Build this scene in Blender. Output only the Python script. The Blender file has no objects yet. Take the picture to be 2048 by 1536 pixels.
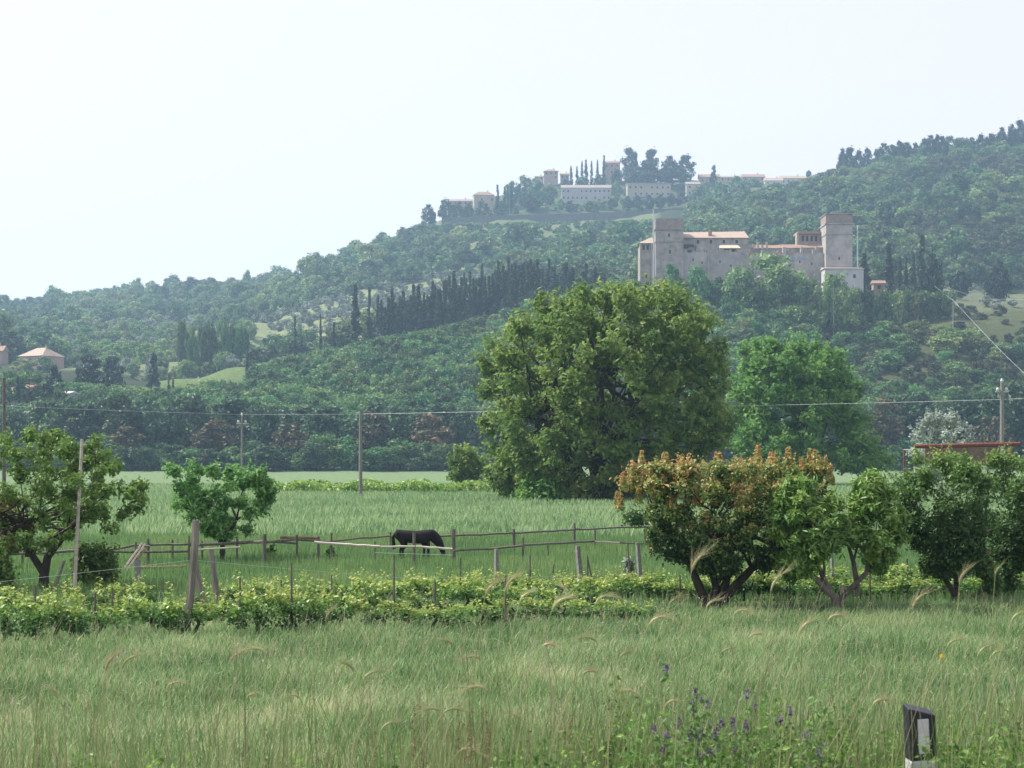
import bpy, math, random
import numpy as np
from mathutils import Vector

R = math.radians
scene = bpy.context.scene
COL = scene.collection

# ------------------------------------------------------------------ camera, sky, sun, exposure
F = 3500.0            # focal length in pixels of the 2048 px wide photograph
CZ = 3.6              # eye height above the level field
HY = 918.0            # height of the true horizon in the photograph
cam = bpy.data.cameras.new('camera')
cam.lens = F / 2048 * 36
cam.sensor_width = 36
cam.shift_y = (HY - 768) / 2048
cam.clip_start = 0.2
cam.clip_end = 6000
cam.dof.use_dof = True
cam.dof.focus_distance = 70
cam.dof.aperture_fstop = 11
camo = bpy.data.objects.new('camera', cam)
camo.location = (0, 0, CZ)
camo.rotation_euler = (R(90), 0, 0)
COL.objects.link(camo)
scene.camera = camo

SUN_AZ, SUN_EL = R(-72), R(50)      # azimuth from +Y towards +X
world = bpy.data.worlds.new('World')
scene.world = world
world.use_nodes = True
wn = world.node_tree
wn.nodes.clear()
sky = wn.nodes.new('ShaderNodeTexSky')
sky.sky_type = 'NISHITA'
sky.sun_disc = False
sky.sun_elevation = SUN_EL
sky.sun_rotation = SUN_AZ
sky.air_density = 1.0
sky.dust_density = 2.0
sky.ozone_density = 1.5
bg = wn.nodes.new('ShaderNodeBackground')
bg.inputs['Strength'].default_value = 0.15
wo = wn.nodes.new('ShaderNodeOutputWorld')
veil = wn.nodes.new('ShaderNodeMix'); veil.data_type = 'RGBA'      # thin high cloud over the blue
veil.inputs[0].default_value = 0.84
veil.inputs[7].default_value = (2.24, 2.02, 2.25, 1)
wn.links.new(sky.outputs[0], veil.inputs[6]); wn.links.new(veil.outputs[2], bg.inputs[0])
wn.links.new(bg.outputs[0], wo.inputs[0])
sd = Vector((math.sin(SUN_AZ) * math.cos(SUN_EL), math.cos(SUN_AZ) * math.cos(SUN_EL), math.sin(SUN_EL)))
sun = bpy.data.lights.new('sun', 'SUN')
sun.energy = 2.75
sun.angle = R(1.5)
sun.color = (1.0, 0.95, 0.86)
suno = bpy.data.objects.new('sun', sun)
suno.rotation_euler = sd.to_track_quat('Z', 'Y').to_euler()
suno.location = (-60, 20, 80)
COL.objects.link(suno)
scene.view_settings.view_transform = 'Standard'
scene.view_settings.look = 'None'
scene.view_settings.exposure = 1.58
scene.view_settings.gamma = 1
scene.render.engine = 'CYCLES'
scene.cycles.max_bounces = 5
scene.cycles.diffuse_bounces = 3
scene.cycles.transmission_bounces = 3
scene.cycles.volume_bounces = 0

# ------------------------------------------------------------------ helpers
def P(px, y, D):
    return np.array([(px - 1024) * D / F, D, CZ + (HY - y) * D / F])

class Geo:
    """collects points and faces; build() links them as one mesh object"""
    def __init__(s):
        s.v = []; s.f = []; s.t = []; s.n = 0; s.m = []
    def quads(s, pts, tint=None, mat=0):
        pts = np.asarray(pts, float)
        n, k = pts.shape[:2]
        s.v.append(pts.reshape(-1, 3))
        s.f.append(np.arange(s.n, s.n + n * k).reshape(n, k))
        s.t.append(np.zeros(n) if tint is None else np.broadcast_to(tint, (n,)).astype(float))
        s.m.append(np.full(n, mat))
        s.n += n * k
    def mesh(s, v, f, tint=0.0, mat=0):
        v = np.asarray(v, float)
        s.v.append(v)
        by = {}
        for q in f: by.setdefault(len(q), []).append(q)
        for k, qs in by.items():
            a = np.array(qs) + s.n
            s.f.append(a); s.t.append(np.full(len(a), float(tint))); s.m.append(np.full(len(a), mat))
        s.n += len(v)
    def box(s, c, d, rz=0.0, tint=0.0, mat=0, taper=1.0):
        hx, hy, hz = d[0] / 2, d[1] / 2, d[2] / 2
        v = []
        for z, k in ((-hz, 1.0), (hz, taper)):
            for x, y in ((-hx, -hy), (hx, -hy), (hx, hy), (-hx, hy)):
                v.append((x * k, y * k, z))
        v = np.array(v)
        cz, sz = math.cos(rz), math.sin(rz)
        w = v.copy(); w[:, 0] = v[:, 0] * cz - v[:, 1] * sz; w[:, 1] = v[:, 0] * sz + v[:, 1] * cz
        s.mesh(w + np.array(c, float), [(0, 3, 2, 1), (4, 5, 6, 7), (0, 1, 5, 4), (1, 2, 6, 5), (2, 3, 7, 6), (3, 0, 4, 7)], tint, mat)
    def tube(s, pts, rad, sides=6, tint=0.0, mat=0):
        pts = np.array(pts, float); n = len(pts)
        rad = np.broadcast_to(rad, (n,))
        d = np.gradient(pts, axis=0)
        d /= np.linalg.norm(d, axis=1)[:, None] + 1e-9
        ref = np.array([0.3, 1.0, 0.1]) if abs(d[0][1]) < 0.8 else np.array([1.0, 0.2, 0.1])
        u = np.cross(d, ref); u /= np.linalg.norm(u, axis=1)[:, None] + 1e-9
        w = np.cross(d, u)
        a = np.arange(sides) * 2 * math.pi / sides
        ring = pts[:, None] + rad[:, None, None] * (np.cos(a)[None, :, None] * u[:, None] + np.sin(a)[None, :, None] * w[:, None])
        f = []
        for i in range(n - 1):
            for j in range(sides):
                k = (j + 1) % sides
                f.append((i * sides + j, i * sides + k, (i + 1) * sides + k, (i + 1) * sides + j))
        f.append(tuple(range(sides))[::-1]); f.append(tuple((n - 1) * sides + j for j in range(sides)))
        s.mesh(ring.reshape(-1, 3), f, tint, mat)
    def build(s, name, mats, parent=None, smooth=False, loc=None):
        me = bpy.data.meshes.new(name)
        if s.n:
            v = np.concatenate(s.v)
            me.vertices.add(len(v)); me.vertices.foreach_set('co', v.ravel())
            idx = np.concatenate([f.ravel() for f in s.f])
            tot = np.concatenate([np.full(len(f), f.shape[1]) for f in s.f])
            st = np.concatenate([[0], np.cumsum(tot)[:-1]])
            me.loops.add(len(idx)); me.loops.foreach_set('vertex_index', idx.astype(np.int32))
            me.polygons.add(len(tot)); me.polygons.foreach_set('loop_start', st.astype(np.int32))
            me.polygons.foreach_set('loop_total', tot.astype(np.int32))
            me.polygons.foreach_set('material_index', np.concatenate(s.m).astype(np.int32))
            me.polygons.foreach_set('use_smooth', np.full(len(tot), bool(smooth)))
            at = me.attributes.new('tint', 'FLOAT', 'FACE')
            at.data.foreach_set('value', np.concatenate(s.t).astype(np.float32))
            me.update(); me.validate()
        for m in (mats if isinstance(mats, (list, tuple)) else [mats]): me.materials.append(m)
        o = bpy.data.objects.new(name, me)
        COL.objects.link(o)
        if parent: o.parent = parent
        if loc is not None: o.location = loc
        return o

def tag(o, label=None, cat=None, group=None, kind=None):
    if label: o['label'] = label
    if cat: o['category'] = cat
    if group: o['group'] = group
    if kind: o['kind'] = kind
    return o

def empty(name, loc, label, cat, group=None, rz=0.0):
    o = bpy.data.objects.new(name, None)
    COL.objects.link(o)
    o.location = loc; o.rotation_euler = (0, 0, rz); o.empty_display_size = 0.2
    return tag(o, label, cat, group)

def dup(root, loc, rz=0.0, sc=(1, 1, 1), label=None, group=None):
    r = root.copy(); COL.objects.link(r)
    r.location = loc; r.rotation_euler = (0, 0, rz); r.scale = sc
    if label: r['label'] = label
    if group: r['group'] = group
    for ch in root.children:
        c = ch.copy(); COL.objects.link(c); c.parent = r
        for g in ch.children:
            d = g.copy(); COL.objects.link(d); d.parent = c
    return r

# ------------------------------------------------------------------ materials
def nt(name):
    m = bpy.data.materials.new(name); m.use_nodes = True
    t = m.node_tree; b = t.nodes['Principled BSDF']
    return m, t, b

def ramp(t, cols):
    r = t.nodes.new('ShaderNodeValToRGB')
    e = r.color_ramp.elements
    for i, (p, c) in enumerate(cols):
        q = e[i] if i < 2 else e.new(p)
        q.position = p; q.color = (*c, 1)
    return r

def leafmat(name, cols, trans=0.3, rough=0.55, spec=0.3, vary=0.35, hue=0.03):
    m, t, b = nt(name)
    a = t.nodes.new('ShaderNodeAttribute'); a.attribute_name = 'tint'
    r = ramp(t, cols); t.links.new(a.outputs['Fac'], r.inputs[0])
    oi = t.nodes.new('ShaderNodeObjectInfo')
    hs = t.nodes.new('ShaderNodeHueSaturation')
    mv = t.nodes.new('ShaderNodeMapRange'); mv.inputs['To Min'].default_value = 1 - vary; mv.inputs['To Max'].default_value = 1 + vary
    t.links.new(oi.outputs['Random'], mv.inputs['Value']); t.links.new(mv.outputs[0], hs.inputs['Value'])
    w = t.nodes.new('ShaderNodeMath'); w.operation = 'MULTIPLY'; w.inputs[1].default_value = 7.31
    w2 = t.nodes.new('ShaderNodeMath'); w2.operation = 'FRACT'
    mh = t.nodes.new('ShaderNodeMapRange'); mh.inputs['To Min'].default_value = 0.5 - hue; mh.inputs['To Max'].default_value = 0.5 + hue
    t.links.new(oi.outputs['Random'], w.inputs[0]); t.links.new(w.outputs[0], w2.inputs[0]); t.links.new(w2.outputs[0], mh.inputs['Value'])
    t.links.new(mh.outputs[0], hs.inputs['Hue'])
    t.links.new(r.outputs[0], hs.inputs['Color'])
    t.links.new(hs.outputs[0], b.inputs['Base Color'])
    b.inputs['Roughness'].default_value = rough
    b.inputs['Specular IOR Level'].default_value = spec
    tr = t.nodes.new('ShaderNodeBsdfTranslucent'); t.links.new(hs.outputs[0], tr.inputs[0])
    mx = t.nodes.new('ShaderNodeMixShader'); mx.inputs[0].default_value = trans
    o = t.nodes['Material Output']
    t.links.new(b.outputs[0], mx.inputs[1]); t.links.new(tr.outputs[0], mx.inputs[2]); t.links.new(mx.outputs[0], o.inputs[0])
    return m

def surf(name, c1, c2, scale=3.0, rough=0.85, detail=8.0, bump=0.0, stretch=(1, 1, 1), spec=0.3, brick=None):
    m, t, b = nt(name)
    tc = t.nodes.new('ShaderNodeTexCoord'); mp = t.nodes.new('ShaderNodeMapping')
    mp.inputs['Scale'].default_value = stretch
    t.links.new(tc.outputs['Object'], mp.inputs[0])
    n = t.nodes.new('ShaderNodeTexNoise'); n.inputs['Scale'].default_value = scale; n.inputs['Detail'].default_value = detail
    n.inputs['Roughness'].default_value = 0.65
    t.links.new(mp.outputs[0], n.inputs['Vector'])
    r = ramp(t, [(0.3, c1), (0.7, c2)]); t.links.new(n.outputs[0], r.inputs[0])
    out = r.outputs[0]
    t.links.new(out, b.inputs['Base Color'])
    b.inputs['Roughness'].default_value = rough
    b.inputs['Specular IOR Level'].default_value = spec
    if bump:
        bp = t.nodes.new('ShaderNodeBump'); bp.inputs['Strength'].default_value = bump
        t.links.new(n.outputs[0], bp.inputs['Height']); t.links.new(bp.outputs[0], b.inputs['Normal'])
    return m

L_edge = leafmat('dark_wood_leaves', [(0, (.028, .07, .034)), (1, (.085, .165, .065))], .25)
L_oak = leafmat('oak_leaves', vary=.5, hue=.035, cols= [(0, (.04, .10, .035)), (.5, (.085, .185, .055)), (1, (.16, .28, .085))], trans=.3)
L_far = leafmat('hill_oak_leaves', vary=.5, hue=.035, cols= [(0, (.045, .10, .04)), (1, (.14, .24, .085))], trans=.3)
L_pale = leafmat('pale_leaves', [(0, (.08, .15, .05)), (.5, (.16, .25, .08)), (1, (.26, .34, .13))], .35, vary=.3)
L_scrub = leafmat('scrub_leaves', [(0, (.045, .06, .03)), (.6, (.09, .12, .045)), (1, (.15, .14, .07))], .3)
L_cyp = leafmat('cypress_leaves', [(0, (.018, .04, .024)), (1, (.055, .085, .048))], .1, vary=.5)
L_pine = leafmat('pine_leaves', [(0, (.014, .032, .02)), (1, (.035, .07, .035))], .15)
L_olive = leafmat('olive_leaves', [(0, (.12, .16, .12)), (.5, (.22, .27, .21)), (1, (.36, .40, .33))], .2, vary=.3)
L_rust = leafmat('brownish_leaves', [(0, (.06, .07, .03)), (1, (.17, .14, .07))], .25)
L_big = leafmat('big_tree_leaves', [(0, (.075, .145, .032)), (.5, (.15, .25, .055)), (1, (.30, .38, .10))], .5, vary=0, hue=0)
L_second = leafmat('second_tree_leaves', [(0, (.055, .16, .035)), (.5, (.13, .28, .06)), (1, (.25, .41, .10))], .5, vary=0, hue=0)
L_left = leafmat('left_tree_leaves', [(0, (.06, .125, .03)), (.75, (.18, .30, .06)), (.92, (.24, .37, .09)), (1, (.18, .08, .04))], .3, vary=0, hue=0)
L_walnut = leafmat('walnut_leaves', [(0, (.07, .19, .05)), (1, (.22, .42, .12))], .35, vary=0, hue=0)
L_redtip = leafmat('red_tipped_leaves', [(0, (.02, .06, .022)), (.25, (.055, .125, .035)), (.45, (.15, .26, .055)), (.62, (.34, .33, .10)), (1, (.66, .28, .14))], .35, rough=.45, spec=.4, vary=0, hue=0)
L_peach = leafmat('peach_leaves', [(0, (.07, .16, .035)), (.6, (.17, .31, .065)), (1, (.29, .43, .12))], .35, rough=.45, spec=.4, vary=0, hue=0)
L_gloss = leafmat('glossy_leaves', [(0, (.04, .095, .028)), (.5, (.11, .21, .055)), (.85, (.22, .34, .09)), (1, (.38, .18, .09))], .35, rough=.5, spec=.35, vary=0, hue=0)
L_vine = leafmat('vine_leaves', [(0, (.035, .10, .025)), (.42, (.10, .23, .045)), (.7, (.27, .40, .08)), (1, (.48, .48, .14))], .4, rough=.45, spec=.5, vary=.12, hue=.01)
G_meadow = leafmat('meadow_grass', [(0, (.06, .15, .05)), (.5, (.20, .32, .125)), (.9, (.42, .50, .26)), (1, (.58, .50, .32))], .45, vary=0, hue=0)
G_pad = leafmat('paddock_grass', [(0, (.07, .16, .06)), (.6, (.16, .265, .09)), (1, (.28, .34, .15))], .45, vary=0, hue=0)
G_crop = leafmat('crop_leaves', [(0, (.09, .19, .08)), (.5, (.22, .34, .15)), (1, (.38, .47, .25))], .45, vary=0, hue=0)
G_tall = leafmat('tall_grass', [(0, (.06, .12, .04)), (.7, (.16, .23, .08)), (1, (.38, .33, .2))], .35, vary=.15, hue=.01)
L_silver = leafmat('silver_leaves', [(0, (.22, .28, .22)), (.5, (.36, .42, .35)), (1, (.5, .56, .48))], .3, vary=0, hue=0)
L_weed = leafmat('weed_leaves', [(0, (.03, .10, .025)), (.6, (.11, .24, .05)), (1, (.25, .40, .09))], .4, vary=.2, hue=.015)
BARK = surf('dark_bark', (.02, .017, .013), (.07, .058, .045), 9, bump=.4, stretch=(1, 1, .3))
BARK2 = surf('pale_bark', (.07, .06, .05), (.2, .175, .15), 9, bump=.4, stretch=(1, 1, .3))
WOODG = surf('grey_weathered_wood', (.09, .08, .07), (.26, .235, .205), 14, bump=.3, stretch=(1, 1, .12))
WOODD = surf('dark_weathered_wood', (.06, .053, .045), (.17, .15, .125), 14, bump=.3, stretch=(1, 1, .2))
WOODP = surf('pale_bare_wood', (.3, .27, .22), (.55, .5, .43), 12, bump=.2, stretch=(.2, 1, 1))
WOODB = surf('brown_board_wood', (.14, .09, .05), (.3, .2, .12), 12, stretch=(.3, 1, 1))
CONC = surf('concrete_post', (.13, .13, .12), (.26, .26, .24), 10, bump=.2)
STEEL = surf('galvanised_steel', (.3, .32, .33), (.5, .52, .53), 8, rough=.5)
RUST = surf('rusty_steel', (.09, .03, .02), (.2, .07, .045), 6)
STONE = surf('castle_stone', (.17, .155, .135), (.42, .385, .34), .35, bump=.3, detail=12)
STONE2 = surf('castle_brick', (.17, .135, .115), (.34, .27, .23), .6, bump=.3, detail=12)
PLAST = surf('cream_plaster', (.30, .265, .21), (.42, .37, .29), .5)
PLASTP = surf('pink_plaster', (.30, .22, .18), (.38, .29, .24), .5)
PLASTW = surf('white_plaster', (.38, .38, .37), (.5, .5, .49), .5)
TILE = surf('terracotta_tiles', (.22, .14, .10), (.38, .26, .19), 1.5, stretch=(1, 5, 1))
TILEP = surf('pale_terracotta_tiles', (.30, .225, .17), (.42, .33, .26), 1.2, stretch=(6, 1, 1))
TILEG = surf('grey_roof_tiles', (.2, .17, .16), (.36, .3, .28), 1.2)
DARK = surf('dark_opening', (.012, .012, .012), (.03, .028, .026), 2, rough=.6)
WALLG = surf('grey_rubble_wall', (.06, .065, .06), (.13, .13, .12), .8, bump=.3)
ASPH = surf('asphalt', (.045, .047, .05), (.08, .083, .088), 3)
HORSE = surf('dark_horse_coat', (.008, .007, .008), (.022, .018, .017), 4, rough=.75, spec=.15)
HAIR = surf('black_horse_hair', (.004, .004, .004), (.012, .010, .009), 10)
WHITEP = surf('weathered_white_plastic', (.38, .39, .38), (.62, .63, .62), 7, rough=.5)
BLACKP = surf('weathered_black_plastic', (.012, .013, .02), (.03, .032, .04), 9, rough=.4)
PANEL = surf('grey_white_reflector', (.42, .42, .42), (.62, .62, .60), 6, rough=.3, spec=.6)
PURPLE = surf('purple_petals', (.09, .045, .15), (.17, .09, .25), 30)
YELLOW = surf('yellow_petals', (.6, .42, .02), (.8, .6, .05), 30)
REDST = surf('reddish_seed_stems', (.12, .075, .045), (.27, .18, .12), 20)
SOIL = surf('dry_soil', (.14, .11, .08), (.26, .21, .16), 5)

# ------------------------------------------------------------------ terrain
TD = [0, 400, 470, 560, 640, 700, 760, 900, 1100, 1300, 1480, 1500, 1580, 1660, 1800, 2000, 2300, 2900]
TPX = [-4000, 0, 150, 300, 450, 600, 800, 1000, 1200, 1350, 1500, 1700, 1850, 2048, 2400, 6000]
# ground height in the picture (rows: D from 470 up; columns: TPX)
TY = {
 470: [945, 942, 941, 940, 940, 940, 940, 940, 940, 940, 940, 940, 940, 940, 940, 940],
 560: [850, 835, 835, 845, 850, 845, 840, 830, 815, 810, 810, 820, 830, 835, 840, 840],
 640: [800, 775, 785, 812, 810, 790, 758, 728, 690, 682, 690, 705, 715, 730, 740, 740],
 700: [770, 752, 772, 795, 785, 752, 712, 668, 605, 577, 590, 603, 622, 650, 680, 680],
 760: [755, 742, 758, 770, 757, 742, 712, 668, 600, 575, 586, 596, 606, 622, 650, 650],
 900: [725, 712, 722, 728, 716, 695, 652, 622, 588, 562, 556, 562, 574, 586, 600, 600],
 1100: [690, 678, 680, 684, 670, 640, 594, 560, 532, 505, 488, 452, 430, 410, 400, 380],
 1300: [660, 648, 645, 642, 625, 580, 524, 496, 474, 458, 432, 378, 342, 318, 285, 250],
 1480: [640, 622, 612, 600, 586, 553, 478, 448, 440, 434, 402, 346, 318, 296, 262, 235],
 1500: [639, 620, 608, 597, 584, 552, 474, 432, 421, 416, 399, 346, 318, 296, 262, 235],
 1580: [632, 613, 600, 588, 576, 556, 474, 407, 400, 398, 385, 350, 325, 305, 270, 240],
 1660: [628, 607, 592, 577, 566, 562, 482, 380, 366, 365, 368, 345, 320, 300, 265, 240],
 1800: [622, 606, 590, 570, 562, 575, 510, 405, 385, 376, 372, 368, 350, 325, 290, 265],
 2000: [640, 640, 632, 622, 615, 620, 570, 480, 450, 440, 430, 420, 400, 380, 350, 330],
 2300: [700, 700, 700, 700, 700, 700, 680, 620, 600, 600, 600, 580, 560, 550, 540, 530],
 2900: [860] * 16}
GPX = np.arange(-4000, 6001, 40.0); GD = np.arange(0, 2901, 10.0)
for D in (1300, 1480, 1500, 1580, 1660, 1800, 2000):      # the left ridge
    for j in range(6): TY[D][j] += [10, 18, 20, 22, 22, 18, 14][(1300, 1480, 1500, 1580, 1660, 1800, 2000).index(D)] * (1 if j < 5 else .4)
tz = np.zeros((len(TD), len(TPX)))
for i, D in enumerate(TD):
    if D in TY: tz[i] = [CZ + (HY - y) * D / F if D > 470 else 0 for y in TY[D]]
tmp = np.array([np.interp(GPX, TPX, tz[i]) for i in range(len(TD))])
GZ = np.array([np.interp(GD, TD, tmp[:, j]) for j in range(len(GPX))]).T
def blur(a, s, ax):
    r = int(3 * s) + 1
    k = np.exp(-0.5 * (np.arange(-r, r + 1) / s) ** 2); k /= k.sum()
    pad = [(0, 0), (0, 0)]; pad[ax] = (r, r)
    b = np.pad(a, pad, mode='edge')
    return np.apply_along_axis(lambda v: np.convolve(v, k, 'valid'), ax, b)
GZ = blur(blur(GZ, 1.4, 0), 1.2, 1)
rs = np.random.RandomState(5)
WV = [(rs.uniform(0, 6.28), rs.uniform(0, 6.28), 1.0 / w, a) for w, a in ((90, 2.0), (61, 1.4), (33, .8), (24, .5), (47, 1.0))]
def gz(X, Y):
    X = np.asarray(X, float); Y = np.asarray(Y, float)
    px = 1024 + F * X / np.maximum(Y, 30)
    u = np.clip((px - GPX[0]) / 40.0, 0, len(GPX) - 1.001); v = np.clip(Y / 10.0, 0, len(GD) - 1.001)
    i = u.astype(int); j = v.astype(int); a = u - i; b = v - j
    z = (GZ[j, i] * (1 - a) + GZ[j, i + 1] * a) * (1 - b) + (GZ[j + 1, i] * (1 - a) + GZ[j + 1, i + 1] * a) * b
    k = np.clip((Y - 500) / 200, 0, 1)
    for p, th, w, am in WV:
        z = z + k * am * np.sin((X * math.cos(th) + Y * math.sin(th)) * w * 6.28 + p)
    # the road bank right in front of the camera
    s = np.clip((15 - Y) / 6.5, 0, 1); s = s * s * (3 - 2 * s)
    near = 1.75 * s
    z = z + near
    z = z + np.where(Y < 460, .03 * np.sin(X * 1.3 + Y * .7) + .04 * np.sin(Y * .9 - X * .4), 0)
    return z
def g(px, D): X = (px - 1024) * D / F; return np.array([X, D, float(gz(X, D))])

ys = np.concatenate([np.arange(-20, 60, 1.0), np.arange(60, 200, 4), np.arange(200, 480, 12), np.arange(480, 1900, 10), np.arange(1900, 2700, 40)])
ts = np.concatenate([np.linspace(-.9, -.36, 30)[:-1], np.linspace(-.36, .36, 181), np.linspace(.36, .9, 30)[1:]])
YY, TT = np.meshgrid(ys, ts, indexing='ij')
XX = TT * np.maximum(YY + 30, 60)
ZZ = gz(XX, YY)
ny, nx = YY.shape
gv = np.stack([XX, YY, ZZ], -1).reshape(-1, 3)
ii = (np.arange(ny - 1)[:, None] * nx + np.arange(nx - 1)[None, :]).ravel()
ge = Geo(); ge.v.append(gv); ge.n = len(gv)
ge.f.append(np.stack([ii, ii + 1, ii + nx + 1, ii + nx], 1)); ge.t.append(np.zeros(len(ii))); ge.m.append(np.zeros(len(ii), int))

def zonecol(X, Y):
    px = 1024 + F * X / np.maximum(Y, 30)
    c = np.zeros(X.shape + (3,)); c[:] = (.055, .10, .04)
    def put(mask, col): c[mask] = col
    put(Y < 44, (.10, .14, .06))
    put((Y >= 44) & (Y < 76), (.07, .14, .05))
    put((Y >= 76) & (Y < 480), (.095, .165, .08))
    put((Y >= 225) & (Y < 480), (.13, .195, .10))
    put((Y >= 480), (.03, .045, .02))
    put((Y > 860) & (px > 480) & (px < 960), (.17, .20, .10))
    put((Y > 780) & (Y < 1250) & (px > 120) & (px < 520), (.14, .175, .085))
    put((Y > 640) & (Y < 770) & (px > 300) & (px < 500), (.10, .15, .05))
    put((Y > 500) & (Y < 800) & (px > 1640), (.065, .08, .035))
    put((Y > 760) & (Y < 900) & (px > 1820), (.11, .13, .08))
    put((Y > 1200) & (Y < 1475) & (px > 940) & (px < 1320), (.11, .14, .065))
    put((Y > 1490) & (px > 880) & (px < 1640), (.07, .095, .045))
    return c
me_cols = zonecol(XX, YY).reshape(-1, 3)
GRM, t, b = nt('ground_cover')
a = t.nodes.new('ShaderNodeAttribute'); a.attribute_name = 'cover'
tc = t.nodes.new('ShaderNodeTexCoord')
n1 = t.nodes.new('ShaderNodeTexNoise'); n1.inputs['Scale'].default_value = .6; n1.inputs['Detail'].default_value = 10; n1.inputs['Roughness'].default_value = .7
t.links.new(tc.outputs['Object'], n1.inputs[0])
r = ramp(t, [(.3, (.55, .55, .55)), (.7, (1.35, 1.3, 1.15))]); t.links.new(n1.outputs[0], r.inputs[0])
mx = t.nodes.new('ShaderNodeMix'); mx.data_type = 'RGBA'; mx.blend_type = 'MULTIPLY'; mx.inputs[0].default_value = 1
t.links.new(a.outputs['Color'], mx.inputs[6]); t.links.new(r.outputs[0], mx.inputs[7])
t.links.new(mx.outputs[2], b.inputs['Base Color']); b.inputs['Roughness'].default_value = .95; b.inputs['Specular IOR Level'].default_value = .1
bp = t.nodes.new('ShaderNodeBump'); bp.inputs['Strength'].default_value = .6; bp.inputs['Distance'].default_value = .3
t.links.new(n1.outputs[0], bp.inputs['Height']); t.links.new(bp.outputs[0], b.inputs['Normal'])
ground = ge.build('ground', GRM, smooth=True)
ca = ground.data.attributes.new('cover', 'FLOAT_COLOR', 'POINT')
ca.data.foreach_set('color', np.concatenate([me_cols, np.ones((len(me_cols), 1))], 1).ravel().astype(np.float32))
tag(ground, kind='structure')

# ------------------------------------------------------------------ foliage makers
def leaves(geo, c, nrm, size, tint, rng, aspect=1.5, mat=0):
    """rhombic leaves at c facing nrm"""
    n = len(c)
    nrm = nrm / (np.linalg.norm(nrm, axis=1)[:, None] + 1e-9)
    rnd = rng.normal(size=(n, 3))
    u = np.cross(nrm, rnd); u /= np.linalg.norm(u, axis=1)[:, None] + 1e-9
    w = np.cross(nrm, u)
    s = (size * rng.uniform(.5, 1.5, n))[:, None] / 2
    L = u * s * aspect; W = w * s / aspect ** .3
    fold = nrm * s * .25
    geo.quads(np.stack([c - L, c - W * .9 + fold - L * .1, c + L, c + W * .9 + fold - L * .1], 1), tint, mat)

def clumps(geo, rng, cc, cr, per, size, tintf=None, flat=.8, aspect=1.5, up=.5, tbase=None, loose=.12):
    """leafy clumps at the points cc with radii cr"""
    m = len(cc)
    idx = np.repeat(np.arange(m), per)
    d = rng.normal(size=(len(idx), 3)); d /= np.linalg.norm(d, axis=1)[:, None]
    rad = rng.uniform(0, 1, len(idx)) ** .45 * np.where(rng.uniform(size=len(idx)) < loose, rng.uniform(1, 1.75, len(idx)), 1)
    off = d * (rad * cr[idx])[:, None]
    off[:, 2] *= flat
    c = cc[idx] + off
    nrm = d * .6 + rng.normal(size=d.shape) * .55 + np.array([0, 0, up])
    tint = np.clip((tbase[idx] if tbase is not None else .45) + rng.normal(0, .2, len(idx)), 0, 1)
    if tintf is not None: tint = tintf(c, rad, d, tint, idx)
    leaves(geo, c, nrm, np.full(len(idx), size), tint, rng, aspect)
    return c

def prof_clumps(rng, prof, n, r, depth=.9, shell=.55, shrink=.55):
    """clump centres inside a crown whose outline is prof = [(z, xleft, xright), ...]"""
    prof = np.array(prof, float)
    out = []; rad = []
    z0, z1 = prof[:, 0].min(), prof[:, 0].max()
    o = np.argsort(prof[:, 0]); pz = prof[o, 0]; pl = prof[o, 1]; pr = prof[o, 2]
    wmax = (pr - pl).max()
    while len(out) < n:
        z = rng.uniform(z0, z1)
        l, q = np.interp(z, pz, pl), np.interp(z, pz, pr)
        if rng.uniform() > (q - l) / wmax + .12: continue
        rr = r * rng.uniform(.65, 1.25)
        hw = max((q - l) / 2 - rr * shrink, .02)
        a = rng.uniform(0, 2 * math.pi); k = rng.uniform(shell ** 2, 1) ** .5 if rng.uniform() < .75 else rng.uniform(0, 1) ** .5
        out.append(((l + q) / 2 + hw * k * math.cos(a), hw * depth * k * math.sin(a), min(max(z, z0 + rr * .3), z1 - rr * (shrink + .1))))
        rad.append(rr)
    return np.array(out), np.array(rad)

def limbs(geo, rng, base, cc, r0, n=8, fork=.35, sag=0.0, sides=6):
    """limbs from the top of the trunk (base) to n of the clumps cc"""
    pick = rng.choice(len(cc), min(n, len(cc)), replace=False)
    for i in pick:
        e = cc[i]; b0 = np.array(base, float)
        L = np.linalg.norm(e - b0)
        mid = b0 + (e - b0) * .45 + np.array([0, 0, L * .12]) + rng.normal(0, L * .05, 3)
        tt = np.linspace(0, 1, 7)[:, None]
        pts = (1 - tt) ** 2 * b0 + 2 * tt * (1 - tt) * mid + tt ** 2 * e
        pts[1:-1] += rng.normal(0, L * .015, (5, 3))
        rr = r0 * rng.uniform(.5, .9) * (1 - tt[:, 0] * .88)
        geo.tube(pts, rr, sides)

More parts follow.
